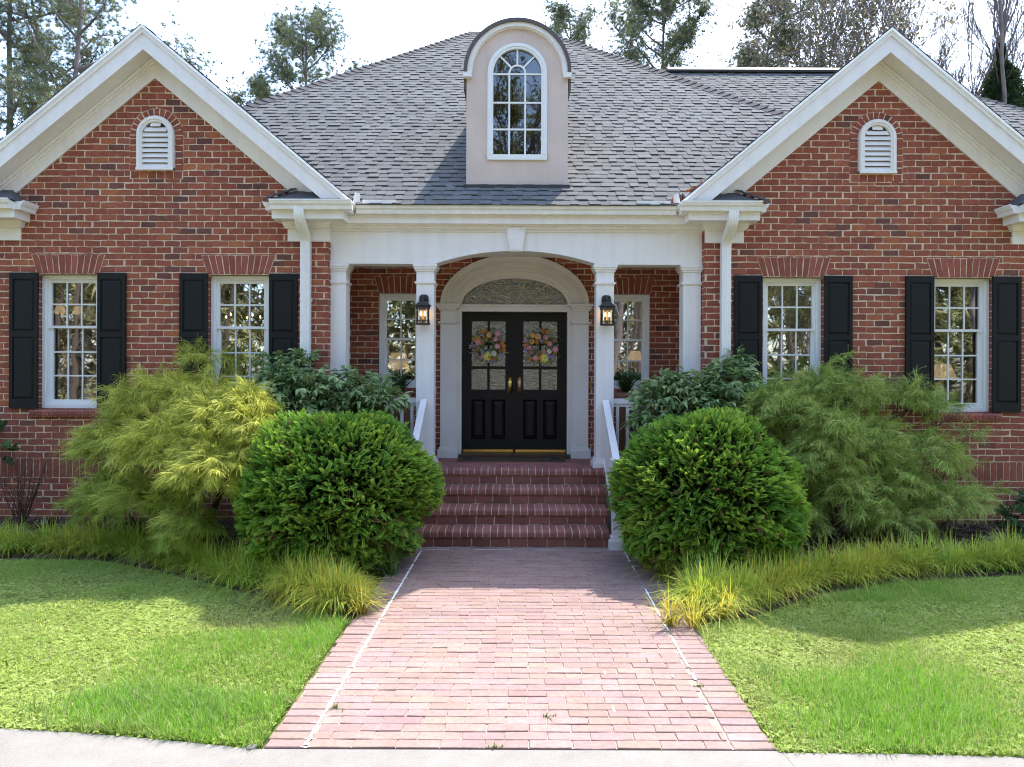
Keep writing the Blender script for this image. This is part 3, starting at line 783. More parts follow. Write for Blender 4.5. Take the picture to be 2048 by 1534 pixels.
# ---------------- door with its surround
sr = MB(); dw = .755; X0 = .005
for s_ in (-1, 1):
    xa, xb = sorted((X0 + s_ * .835, X0 + s_ * 1.055)); D_ = WP - .075
    sr.box(xa, xb, D_, WP, FLOOR + .15, .98)
    sr.box(xa - .035, xb + .035, D_ - .03, WP - .001, FLOOR, FLOOR + .115); sr.box(xa - .018, xb + .018, D_ - .015, WP - .001, FLOOR + .115, FLOOR + .15)
    for (z0, z1, k) in ((.955, .99, .062), (.925, .955, .045), (.895, .925, .022), (.715, .735, .035), (.70, .715, .015)): sr.box(xa - k, xb + k, D_ - k, WP - .001, z0, z1)
    xa2, xb2 = sorted((X0 + s_ * dw, X0 + s_ * .835)); sr.box(xa2, xb2, WP - .035, WP + .12, FLOOR + .02, .99)
    xa3, xb3 = sorted((X0 + s_ * (dw + .005), X0 + s_ * (dw + .03))); sr.box(xa3, xb3, WP - .048, WP - .035, FLOOR + .02, .875)
sr.box(X0 - .835, X0 + .835, WP - .03, WP + .12, .885, .985); sr.box(X0 - dw, X0 + dw, WP - .05, WP - .03, .955, .985)
E = np.linspace(0, math.pi, 37)
def ell(a, b, z=.985): return [(X0 + a * math.cos(t), z + b * math.sin(t)) for t in E]
steps_ = [(1.06, .71, 1.00, .64, .085), (1.00, .64, .955, .59, .07), (.955, .59, .93, .565, .095), (.93, .565, .875, .505, .06), (.875, .505, .845, .475, .08), (.845, .475, .80, .42, .05), (.80, .42, .755, .375, .03)]
for a0, b0, a1, b1, pr in steps_: loft(sr, ell(a0, b0), ell(a1, b1), WP - pr, WP + .12)
surround = hp('door_surround', sr, 'stonepaint')
fg, cmz = MB(), MB()
pts = ell(.757, .378)
fg.add([(p[0], WP + .06, p[1]) for p in pts], [tuple(range(len(pts)))]); fan = hp('fanlight', fg, 'ripple')
def came(p, q, w=.006): cmz.tube([(p[0], WP + .055, p[1]), (q[0], WP + .055, q[1])], w, 5)
def pe(k, t, zz=.985): return (X0 + .755 * k * math.cos(t), zz + .375 * k * math.sin(t))
for k in (.42, .72, .93):
    for i in range(36): came(pe(k, E[i]), pe(k, E[i + 1]), .007)
for t in np.linspace(0, math.pi, 8)[1:-1]: came(pe(.1, t), pe(1., t), .007)
for i in range(7):
    t0, t1 = np.linspace(0, math.pi, 8)[i], np.linspace(0, math.pi, 8)[i + 1]; tm = (t0 + t1) / 2
    came(pe(.72, t0), pe(.55, tm), .004); came(pe(.72, t1), pe(.55, tm), .004)
came((X0 - .74, 1.02), (X0 + .74, 1.02), .0045)
hp('leaded_came', cmz, 'came', fan)

DY = WP + .075                            # front face of the door leaves
def leaf(s_):
    """one leaf of the pair; s_ = -1 left, +1 right"""
    mb = MB(); w = .742; zt_, zb2 = .878, FLOOR + .10
    P = lambda x: X0 + s_ * (x + .004)
    def bx(xa, xb, z0, z1, d0=0., d1=.045):
        a, b = sorted((P(xa), P(xb))); mb.box(a, b, DY + d0, DY + d1, z0, z1)
    # x measured from the meeting edge outward
    s1, s2 = .125, .615
    zg0, zg1 = -.28 + .0, .745
    z = lambda py: PZ(py, DY)
    gz = [z(779.5), z(738), z(732.5), z(686), z(681), z(642.5)]
    bx(0, s1, zb2, zt_); bx(s2, w, zb2, zt_)
    bx(s1, s2, gz[5], zt_); bx(s1, s2, gz[2] - .0, gz[1] + .02) if False else None
    gl0 = gz[0]; gl1 = gz[5]
    mz = (z(735.5), z(688))
    for m_ in mz: bx(s1, s2, m_ - .02, m_ + .02, .004, .04)
    xm = (s1 + s2) / 2; bx(xm - .017, xm + .017, gl0, gl1, .006, .038)
    pz0, pz1 = z(878.5), z(799)
    bx(s1, s2, pz1, gl0); bx(s1, s2, zb2, pz0); bx(xm - .045 - .0, xm + .045, pz0, pz1, .002, .043)
    bx(s1, s2, pz0, pz1, .034, .044)
    o = hp('door', mb, 'door')
    for (xa, xb) in ((s1, xm - .045), (xm + .045, s2)):
        q = MB(); a, b = sorted((P(xa), P(xb))); g1, g2 = .02, .055
        v = [(a + .004, DY + .033, pz0 + .004), (b - .004, DY + .033, pz0 + .004), (b - .004, DY + .033, pz1 - .004), (a + .004, DY + .033, pz1 - .004)]
        v2 = [(a + g1, DY + .014, pz0 + g1), (b - g1, DY + .014, pz0 + g1), (b - g1, DY + .014, pz1 - g1), (a + g1, DY + .014, pz1 - g1)]
        v3 = [(a + g1 + .008, DY + .026, pz0 + g1 + .008), (b - g1 - .008, DY + .026, pz0 + g1 + .008), (b - g1 - .008, DY + .026, pz1 - g1 - .008), (a + g1 + .008, DY + .026, pz1 - g1 - .008)]
        v4 = [(a + g2, DY + .008, pz0 + g2 + .01), (b - g2, DY + .008, pz0 + g2 + .01), (b - g2, DY + .008, pz1 - g2 - .01), (a + g2, DY + .008, pz1 - g2 - .01)]
        fs = [(12, 13, 14, 15)]
        for r in (0, 4, 8):
            for i in range(4): fs.append((r + i, r + (i + 1) % 4, r + 4 + (i + 1) % 4, r + 4 + i))
        q.add(v + v2 + v3 + v4, fs); hp('panel', q, 'door', o)
    for zi0, zi1 in ((gl0, mz[0] - .02), (mz[0] + .02, mz[1] - .02), (mz[1] + .02, gl1)):
        for xa, xb in ((s1, xm - .017), (xm + .017, s2)):
            q = MB(); a, b = sorted((P(xa), P(xb)))
            q.add([(a, DY + .024, zi0), (b, DY + .024, zi0), (b, DY + .024, zi1), (a, DY + .024, zi1)], [(0, 1, 2, 3)]); hp('pane', q, 'ripple', o)
    sw = MB(); a, b = sorted((P(.01), P(w - .005))); sw.box(a, b, DY - .012, DY + .0, FLOOR + .07, FLOOR + .108); hp('door_sweep', sw, 'brass', o)
    # brass backplate with knob
    hd = MB(); hx = X0 + s_ * .062 if s_ < 0 else X0 + .075
    z0, z1 = z(787.5), z(753.5)
    pl = [(hx + .035 * math.cos(t), z1 - .035 + .035 * math.sin(t)) for t in np.linspace(0, math.pi, 9)] + [(hx + .035 * math.cos(t), z0 + .035 + .035 * math.sin(t)) for t in np.linspace(math.pi, 2 * math.pi, 9)]
    hd.prism(pl, DY - .008, DY - .0005)
    kz = z(773); kb = MB()
    for r, d in ((.026, -.014),): hd.sphere((hx, DY - .014, kz), (r, .008, r), 14, 6)
    hd.tube([(hx, DY - .01, kz), (hx, DY - .045, kz)], .010, 10); hd.sphere((hx, DY - .055, kz), (.021, .016, .021), 14, 8)
    hd.sphere((hx, DY - .009, z(760.5)), (.012, .004, .012), 12, 5)
    hp('handle', hd, 'brass' if s_ < 0 else 'bronze', o, True)
    return o
leaf(-1); leaf(1)
asx = MB(); asx.box(X0 - .018, X0 + .018, DY - .012, DY - .0005, FLOOR + .105, .876); hp('astragal', asx, 'door', surround)
tr_ = MB(); tr_.prism([(WP + .13, FLOOR + .07), (WP - .10, FLOOR + .05), (WP - .12, FLOOR + .035), (WP - .12, FLOOR + .004), (WP + .13, FLOOR + .004)], X0 - .79, X0 + .80, 'yz'); hp('threshold', tr_, 'wood', surround)
db = MB(); bx_ = PX(1181.3, WP - .02)
db.box(bx_ - .014, bx_ + .014, WP - .022, WP - .008, PZ(777, WP), PZ(760, WP)); db.sphere((bx_, WP - .024, PZ(768, WP)), (.009, .006, .009), 10, 5)
for z in (PZ(775, WP), PZ(762, WP)): db.box(bx_ - .01, bx_ + .01, WP - .026, WP - .022, z - .008, z + .008)
hp('doorbell', db, 'brass')

# ---------------- porch floor and the brick steps
def paver_rows(mb, x0, x1, y0, y1, zt, L, Wd, rng, tintf, J=.009, th=.03, skew=None, chamf=.0028):
    n = max(1, int(round((y1 - y0) / Wd))); Wd = (y1 - y0) / n
    for k in range(n):
        ya, yb2 = y0 + k * Wd + J / 2, y0 + (k + 1) * Wd - J / 2
        off = (k % 2) * L / 2 + rng.normal(0, .012)
        i = -1
        while x0 + i * L + off < x1:
            a, b = max(x0 + i * L + off, x0) + J / 2, min(x0 + (i + 1) * L + off, x1) - J / 2; i += 1
            if b - a < .03: continue
            paver(mb, a, b, ya, yb2, zt, rng, tintf(rng), th, skew, chamf)
def paver(mb, a, b, ya, yb2, zt, rng, tint, th=.03, skew=None, ch=.004):
    z = zt + rng.normal(0, .0012); t1, t2 = rng.normal(0, .004), rng.normal(0, .010)
    j = lambda: rng.normal(0, .0018)
    o = np.array([(a + j(), ya + j()), ((a + b) / 2, ya + j()), (b + j(), ya + j()), (b + j(), yb2 + j()), ((a + b) / 2, yb2 + j()), (a + j(), yb2 + j())])
    cx, cy = (a + b) / 2, (ya + yb2) / 2
    inn = o + np.sign(np.array([cx, cy]) - o) * ch; inn[[1, 4], 0] = cx
    zz = lambda q: z + (q[:, 0] - cx) * t1 + (q[:, 1] - cy) * t2
    if skew is not None:
        o = o.copy(); o[:, 0] += skew(o[:, 1]); inn = inn.copy(); inn[:, 0] += skew(inn[:, 1])
    v = np.concatenate([np.column_stack([inn, zz(o)]), np.column_stack([o, zz(o) - ch]), np.column_stack([o, np.full(6, zt - th)])])
    i = np.arange(6); k = (i + 1) % 6
    mb.add(v, [tuple(range(6))] + [tuple(q) for q in np.stack([i + 6, k + 6, k, i], 1)] + [tuple(q) for q in np.stack([i + 12, k + 12, k + 6, i + 6], 1)], tint)

stint = lambda r: np.array([.27, .105, .085]) * r.uniform(.8, 1.2)
fl, fm = MB(), MB()
fm.box(XL, XR, 9.02, WP, -H - .05, FLOOR - .008)
paver_rows(fl, XL, XR, 9.19, WP - .005, FLOOR, .203, .088, rng, lambda r: np.array([.30, .125, .105]) * r.uniform(.85, 1.15))
def nose_row(mb, x0, x1, yf, yb2, zt, rng, w=.0865, hgt=.088):
    n = int(round((x1 - x0) / w)); w = (x1 - x0) / n
    for i in range(n):
        a, b = x0 + i * w + .006, x0 + (i + 1) * w - .006
        r = .040; dz = rng.normal(0, .0015); dy = rng.normal(0, .001)
        prof = [(yb2, zt + dz - .03), (yb2, zt + dz)] + [(yf + dy + r - r * math.sin(t), zt + dz - r + r * math.cos(t)) for t in np.linspace(0, math.pi / 2, 6)] + [(yf + dy + r * .35 - r * .35 * math.cos(t), zt - hgt + r * .35 - r * .35 * math.sin(t)) for t in np.linspace(0, math.pi / 2, 3)] + [(yf + .08, zt - hgt)]
        mb.prism(prof[::-1], a, b, 'yz', stint(rng))
def nose_fill(mb, x0, x1, yf, yb2, zt, hgt=.088):
    r = .04; q = .007
    prof = [(yb2, zt - .04), (yb2, zt - q)] + [(yf + q + r - r * math.sin(t), zt - q - r + r * math.cos(t)) for t in np.linspace(0, math.pi / 2, 6)] + [(yf + q, zt - hgt + .012), (yf + .06, zt - hgt + .004)]
    mb.prism(prof[::-1], x0 + .007, x1 - .007, 'yz')
nose_row(fl, -1.36, 1.40, 8.985, 9.185, FLOOR, rng); nose_fill(fm, -1.36, 1.40, 8.985, 9.185, FLOOR)
po_ = hp('porch_floor', fm, 'mortar'); hp('brick_paving', fl, 'paver', po_)
rf_, rm_ = MB(), MB()
edges = [8.985, 8.695, 8.40, 8.105]
tops = [FLOOR, FLOOR - .2, FLOOR - .395, FLOOR - .59]
for i in range(4):
    sb, smr = MB(), MB()
    x0, x1 = (-1.11, 1.165) if i == 0 else (-1.12, 1.145 - .015 * i)
    yf = edges[i]; zt = tops[i]; zl = tops[i + 1] if i < 3 else -H
    if i: nose_row(sb, x0, x1, yf, edges[i - 1] + .02, zt, rng)
    # riser of stretchers under the nosing
    mpq = mapf(yf + .03)
    u = x0
    while u < x1 - .02:
        u1 = min(u + rng.uniform(.20, .235), x1)
        brick(sb, [(u + .005, zl + .006), (u1 - .005, zl + .006), (u1 - .005, zt - .096), (u + .005, zt - .096)], mpq, .007, stint(rng) * .9, rng); u = u1
    smr.box(x0 + .004, x1 - .004, yf + .031, (edges[i - 1] if i else 9.0) + .05, -H - .05, zt - .012)
    if i: nose_fill(smr, x0, x1, yf, edges[i - 1] + .02, zt)
    o = hp('brick_step', smr, 'mortar'); hp('brickwork', sb, 'paver', o)

# ---------------- railings
def rail_run(mb, p0, p1, w=.085, h=.05):
    p0, p1 = np.array(p0), np.array(p1); d = p1 - p0; hd = np.array([d[0], d[1], 0.]); hd /= np.linalg.norm(hd); sd = np.array([-hd[1], hd[0], 0]) * w / 2; up = np.array([0, 0, h])
    v = [p0 - sd, p0 + sd, p0 + sd + up, p0 - sd + up, p1 - sd, p1 + sd, p1 + sd + up, p1 - sd + up]
    mb.add(v, [(3, 2, 1, 0), (4, 5, 6, 7), (0, 1, 5, 4), (1, 2, 6, 5), (2, 3, 7, 6), (3, 0, 4, 7)])
for s_, xc, xn in ((-1, PX(848, DC), -1.175), (1, PX(1211, DC), 1.18)):
    rl, BS, nw = MB(), [], MB()
    zt0 = PZ(799, 9.08) - .05; p0, p1 = (xc, 9.09, zt0), (xn, 8.12, zt0 - .66)
    rail_run(rl, p0, p1, .082, .05); lr = MB(); rail_run(lr, (xc, 9.07, FLOOR + .06), (xn, 8.2, FLOOR - .5), .06, .05)
    for i in range(7):
        t = (i + .7) / 7.6; x = xc + (xn - xc) * t; y = 9.09 - .97 * t
        bs = MB(); bs.box(x - .019, x + .019, y - .019, y + .019, FLOOR + .1 - .62 * t, zt0 - .66 * t); BS.append(bs)
    nw.box(xn - .055, xn + .055, 8.045, 8.155, -H + .13, zt0 - .62)
    nw.box(xn - .095, xn + .095, 8.005, 8.195, -H, -H + .10); nw.box(xn - .075, xn + .075, 8.025, 8.175, -H + .10, -H + .14); nw.box(xn - .07, xn + .07, 8.03, 8.17, zt0 - .62, zt0 - .59)
    o = hp('stair_railing', rl, 'white'); hp('newel_post', nw, 'white', o); hp('lower_rail', lr, 'white', o)
    for bs in BS: hp('baluster', bs, 'white', o)
for xa, xb in ((PX(690, DC), PX(832, DC)), (PX(1228, DC), PX(1369, DC))):
    rl, lr = MB(), MB(); y = DC + .12
    zt0 = PZ(804, DC)
    rl.box(xa, xb, y - .04, y + .04, zt0 - .02, zt0 + .045); rl.box(xa, xb, y - .025, y + .025, zt0 - .06, zt0 - .02); lr.box(xa, xb, y - .03, y + .03, FLOOR + .08, FLOOR + .14)
    n = 7; o = hp('porch_railing', rl, 'white'); hp('lower_rail', lr, 'white', o)
    for i in range(n):
        x = xa + (xb - xa) * (i + .5) / n; bs = MB(); bs.box(x - .019, x + .019, y - .019, y + .019, FLOOR + .14, zt0 - .06); hp('baluster', bs, 'white', o)

# ---------------- downspouts
def downspout(pts, w, dpt):
    mb = MB()
    pts = np.array(pts)
    prof = []
    for i in range(13):                   # fluted rectangular section
        x = -w / 2 + w * i / 12; prof.append((x, -dpt / 2 - (.004 if i % 3 == 1 else 0)))
    prof += [(w / 2, dpt / 2), (-w / 2, dpt / 2)]
    prof = np.array(prof); n = len(prof)
    tg = np.gradient(pts, axis=0); tg /= np.linalg.norm(tg, axis=1)[:, None]
    V = []
    for p, t in zip(pts, tg):
        sx = np.array([1., 0, 0]); fy = np.cross(t, sx); fy /= np.linalg.norm(fy)
        fy = fy if fy[1] > 0 else -fy
        V.append(p + prof[:, :1] * sx + prof[:, 1:] * fy)
    V = np.concatenate(V); i = np.arange(len(pts) - 1)[:, None] * n; j = np.arange(n)[None]; k = (j + 1) % n
    mb.add(V, np.stack([i + j, i + k, i + n + k, i + n + j], -1).reshape(-1, 4))
    return mb
def smoothp(P, n=5):
    P = np.array(P); out = [P[0]]
    for i in range(1, len(P) - 1):
        a, b, c = P[i - 1], P[i], P[i + 1]; a2 = b + (a - b) * min(.5, .09 / np.linalg.norm(a - b)); c2 = b + (c - b) * min(.5, .09 / np.linalg.norm(c - b))
        for t in np.linspace(0, 1, n): out.append(a2 * (1 - t) ** 2 + 2 * b * t * (1 - t) + c2 * t * t)
    out.append(P[-1]); return np.array(out)
for (xt, xb, zt) in ((PX(596.5, 8.64), PX(611.5, 8.93), PZ(419, 8.63)), (PX(1466, 8.64), PX(1449.5, 8.93), PZ(423, 8.63))):
    zk = PZ(455, 8.7)
    mb = downspout(smoothp([(xt, 8.66, zt + .03), (xt, 8.66, zt - .10), (xb, 8.915, zt - .33), (xb, 8.915, -1.84)]), .118, .085)
    o = hp('downspout', mb, 'gutter')
    for z in (.9, -.4): mb = MB(); mb.box(xb - .062, xb + .062, 8.868, 8.99, z, z + .03); hp('strap', mb, 'gutter', o)

# ---------------- rooms behind the windows
rm = MB()
for x0, x1, y0, y1, z0, z1 in ((-8.5, XL - .05, WF + .16, 12.6, FLOOR, 1.55), (XR + .05, 8.6, WF + .16, 12.4, FLOOR, 1.55), (XL, XR, WP + .16, 13.4, FLOOR, 1.65)):
    v = [(x, y, z) for z in (z0, z1) for y in (y0, y1) for x in (x0, x1)]
    rm.add(v, [(0, 1, 3, 2), (4, 6, 7, 5), (2, 3, 7, 6), (0, 2, 6, 4), (1, 5, 7, 3)])
hp('interior_room', rm, 'room')
# ------------------------------------------------------------------ ground, walk, drive, beds
rng = np.random.default_rng(21)
def skew(y): return .035 + (np.asarray(y) - 3.765) * .0172
WALK0, WALK1, WH = 3.77, 8.16, 1.365
gm = MB(); S = 260
gm.add([(-S, -120, -H - .03), (S, -120, -H - .03), (S, S, -H - .03), (-S, S, -H - .03)], [(0, 1, 2, 3)]); tag(gm.obj('ground', M['soil']), kind='structure')

wk, wj = MB(), MB()
ptint = lambda r: np.array([.262, .172, .153]) * r.uniform(.91, 1.08) * np.array([1, r.uniform(.96, 1.05), r.uniform(.94, 1.06)])
BW = .225
paver_rows(wk, -WH + BW + .006, WH - BW - .006, WALK0, WALK1, -H, .236, .0865, rng, ptint, J=.0062, skew=skew)
n = int(round((WALK1 - WALK0) / .0865)); wd = (WALK1 - WALK0) / n
for s_ in (-1, 1):
    for k in range(n):
        a, b = sorted((s_ * (WH - BW), s_ * (WH + rng.normal(0, .008))))
        paver(wk, a + .003, b - .003, WALK0 + k * wd + .004, WALK0 + (k + 1) * wd - .004, -H, rng, ptint(rng), skew=skew)
ys = np.linspace(WALK0 + .005, WALK1, 12); v = []
for y in ys: v += [(-WH + .01 + skew(y), y, -H - .007), (WH - .01 + skew(y), y, -H - .007)]
wj.add(v, [(2 * i, 2 * i + 1, 2 * i + 3, 2 * i + 2) for i in range(11)])
walk = tag(wk.obj('brick_path', M['paver']), kind='structure'); wj.obj('path_joint', M['joint'], walk)
# white sealant smeared along the border joints
ch = MB()
def smear(y0, y1, x, w, keep, spikes, z=-H + .0022):
    y = y0; L_, R_ = [], []
    ys = np.arange(y0, y1, .022)
    for i, y in enumerate(ys):
        n1 = vnoise(y * 9, 0, int(abs(x) * 99)); ww = w * (.45 + 1.0 * vnoise(y * 30, 3, 5)) * (1 if n1 < keep else 0.)
        L_.append(x + skew(y) - ww + rng.normal(0, .0015)); R_.append(x + skew(y) + ww * .85 + rng.normal(0, .0015))
    for i in range(len(ys) - 1):
        if R_[i] - L_[i] < .003 or R_[i + 1] - L_[i + 1] < .003: continue
        ch.add([(L_[i], ys[i], z), (R_[i], ys[i], z), (R_[i + 1], ys[i + 1], z), (L_[i + 1], ys[i + 1], z)], [(0, 1, 2, 3)])
    k0 = int((y0 - WALK0) / wd); k1 = int((y1 - WALK0) / wd)
    for k in range(k0, k1):
        y = WALK0 + k * wd
        if vnoise(y * 9, 0, int(abs(x) * 99)) > keep or rng.random() > spikes: continue
        a, b = rng.uniform(.015, .06) , rng.uniform(.005, .05); xx = x + skew(y); t = rng.uniform(.003, .006)
        ch.add([(xx - a, y, z + .0004), (xx, y - t, z + .0004), (xx + b, y, z + .0004), (xx, y + t, z + .0004)], [(0, 1, 2, 3)])
smear(WALK0 + .02, 7.95, -WH + BW, .0105, .93, .8)
smear(4.62, 6.6, WH - BW, .0085, .62, .45); smear(7.2, 8.0, WH - BW, .008, .7, .3)
for y in (8.0, 8.085):
    for i in range(40):
        x = -1.1 + i * .055
        if vnoise(x * 4, y * 7, 2) < .55: ch.add([(x + skew(y), y - .004, -H + .0022), (x + .055 + skew(y), y - .004, -H + .0022), (x + .055 + skew(y), y + .005, -H + .0022), (x + skew(y), y + .005, -H + .0022)], [(0, 1, 2, 3)])
for (px, py, l) in ((1212, 1345, .06), (1348, 1352, .05), (1230, 1418, .08)):
    x, y = GR(px, py); ch.add([(x - .006, y - l / 2, -H + .0024), (x + .006, y - l / 2, -H + .0024), (x + .004, y + l / 2, -H + .0024), (x - .008, y + l / 2, -H + .0024)], [(0, 1, 2, 3)])
ch.obj('joint_sealant', M['chalk'], walk)

# concrete drive with its curved edge
E1 = [GR(*p) for p in ((-700, 1395), (-300, 1430), (0, 1455.5), (120, 1461), (250, 1471), (380, 1483))] + [(-WH - .0, WALK0 - .012)]
E2 = [(WH + .045, WALK0 - .03)] + [GR(*p) for p in ((1800, 1506), (2048, 1513), (2500, 1526))]
edge = E1 + [(WH + .0449, WALK0 - .012)] + E2
dv = MB()
jl, jr = (-1.335, 1.43)
def strip(pts, z=-H - .004, y1=-14.):
    for (a, b) in zip(pts[:-1], pts[1:]):
        dv.add([(a[0], y1, z), (b[0], y1, z), (b[0], b[1], z), (a[0], a[1], z), (a[0], a[1], z - .1), (b[0], b[1], z - .1)], [(0, 1, 2, 3), (3, 2, 5, 4)])
for (a, b) in zip(edge[:-1], edge[1:]):
    if b[0] - a[0] > .001: strip([a, b])
drive = tag(dv.obj('driveway', M['concrete']), kind='structure')
jm = MB()
for (xa, ya, xb, yb2) in ((-1.37, 3.745, -1.44, 3.3), (1.43, 3.74, 1.46, 3.3), (-3.9, 3.94, -4.2, 3.2)):
    jm.add([(xb - .003, yb2, -H - .0015), (xb + .003, yb2, -H - .0015), (xa + .003, ya, -H - .0015), (xa - .003, ya, -H - .0015)], [(0, 1, 2, 3)])
jm.obj('expansion_joint', M['joint'], drive)
cpv = MB(); x, y = GR(506, 1493); cpv.lathe([(0, .006), (.018, .006), (.026, .002), (.028, -.004)], (x, y, -H), 14); cpv.obj('cleanout_cap', M['concrete'], drive)

# planting beds (a rising mulch sheet either side of the steps)
LB = [GR(*p) for p in ((-420, 1108), (0, 1119), (200, 1123), (310, 1141), (450, 1176), (560, 1206), (640, 1229), (705, 1246))]
RB = [GR(*p) for p in ((1392, 1252), (1500, 1237), (1640, 1192), (1800, 1167), (2048, 1151), (2500, 1140))]
def bed_front(x, E):
    xs = np.array([p[0] for p in E]); ys = np.array([p[1] for p in E]); return np.interp(x, xs, ys)
def bed_z(x, y, E):
    f = bed_front(x, E); t = np.clip((y - f) / .5, 0, 1)
    return -H - .03 + .065 * t + np.clip((y - 7.6) / 1.4, 0, 1) * .09
mulch_bits = MB()
for E, xa, xb in ((LB, -9.0, -WH + .02), (RB, WH + .14, 9.5)):
    nx, ny = 150, 36
    xs = np.linspace(xa, xb, nx); V = []
    for x in xs:
        f = bed_front(x, E) + .03 * (vnoise(x * 6, 0, 3) - .5)
        t = np.linspace(0, 1, ny); yy = f + (9.01 - f) * t
        V.append(np.column_stack([np.full(ny, x), yy, bed_z(x, yy, E) + .03 * (vnoise(x * 14 + 0 * yy, yy * 14, 9) - .5) * (t > 0)]))
    V = np.concatenate(V); i = np.arange(nx - 1)[:, None] * ny; j = np.arange(ny - 1)[None]
    mb = MB(); mb.add(V, np.stack([i + j, i + ny + j, i + ny + j + 1, i + j + 1], -1).reshape(-1, 4), (.10, .068, .05))
    N = 9000
    x = rng.uniform(xa, xb, N); f = bed_front(x, E); y = f + (9.0 - f) * rng.random(N); z = bed_z(x, y, E) + .012
    loc = np.column_stack([x, y, z])
    Mx = frames(rng.normal(0, 1, (N, 3)) * [1, 1, .35], rng, roll=rng.uniform(-.8, .8, N)) * rng.uniform(.5, 1.5, N)[:, None, None]
    tv = np.array([(-.006, -.03, 0), (.007, -.03, .002), (.006, .032, 0), (-.007, .03, .003)])
    g = rng.uniform(.6, 1.7, N)[:, None]; base = np.where(rng.random(N)[:, None] < .7, np.array([[.085, .055, .04]]), np.array([[.14, .11, .09]]))
    mb.scatter(tv, np.array([(0, 1, 2, 3)]), Mx, loc, base * g)
    tag(mb.obj('mulch_bed', M['mulch']), kind='structure')

# ------------------------------------------------------------------ lawn
LAWN_L = [(-9, bed_front(-9, LB))] + [p for p in LB] + [(-1.325, 5.6), (-1.345, 3.77)] + E1[::-1] + [(-9, 4.3)]
LAWN_R = [(1.40, 3.75), (1.405, 4.6), (1.425, 5.66)] + RB + [(9, 3.55)] + E2[::-1]
def blades(mb, P, ln, wd, tint, tip, rng, lean=.35, seg=2):
    N = len(P); az = rng.uniform(0, 2 * math.pi, N); dr = np.column_stack([np.cos(az), np.sin(az)]); sd = np.column_stack([-dr[:, 1], dr[:, 0]])
    le = np.abs(rng.normal(0, lean, N)) + .05
    rows = []
    for k in range(seg + 1):
        t = k / seg; c = P.copy()
        c[:, :2] += dr * (ln * le * t ** 1.7)[:, None]; c[:, 2] += ln * (t - .35 * le * t * t)
        w = wd * (1 - t) ** .6 if k < seg else wd * 0
        if k < seg:
            rows.append(np.concatenate([c[:, :2] - sd * w[:, None], c[:, 2:]], 1)); rows.append(np.concatenate([c[:, :2] + sd * w[:, None], c[:, 2:]], 1))
        else: rows.append(c)
    K = len(rows); V = np.stack(rows, 1).reshape(-1, 3)
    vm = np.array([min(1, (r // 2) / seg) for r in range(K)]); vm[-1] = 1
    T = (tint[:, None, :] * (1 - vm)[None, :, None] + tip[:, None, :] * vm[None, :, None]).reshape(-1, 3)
    base = (np.arange(N) * K)[:, None, None]
    q = np.array([(2 * k, 2 * k + 1, 2 * k + 3, 2 * k + 2) for k in range(seg - 1)]); tr = np.array([(K - 3, K - 2, K - 1)])
    mb.add(V, (q[None] + base).reshape(-1, 4), T)
    mb.loops.append((tr[None] + base).ravel().astype(np.int32) + (mb.n - len(V))); mb.tot.append(np.full(N, 3, np.int32))

clover_v, clover_f = [], []
for k in range(3):
    a = k * 2.094; d = np.array([math.cos(a), math.sin(a), 0]); s_ = np.array([-d[1], d[0], 0])
    o = len(clover_v)
    clover_v += [(0, 0, 0), tuple(d * .008 + s_ * .0062 + (0, 0, .002)), tuple(d * .016 + (0, 0, .0005)), tuple(d * .008 - s_ * .0062 + (0, 0, .002))]
    clover_f.append((o, o + 1, o + 2, o + 3))
clover_v, clover_f = np.array(clover_v), np.array(clover_f)

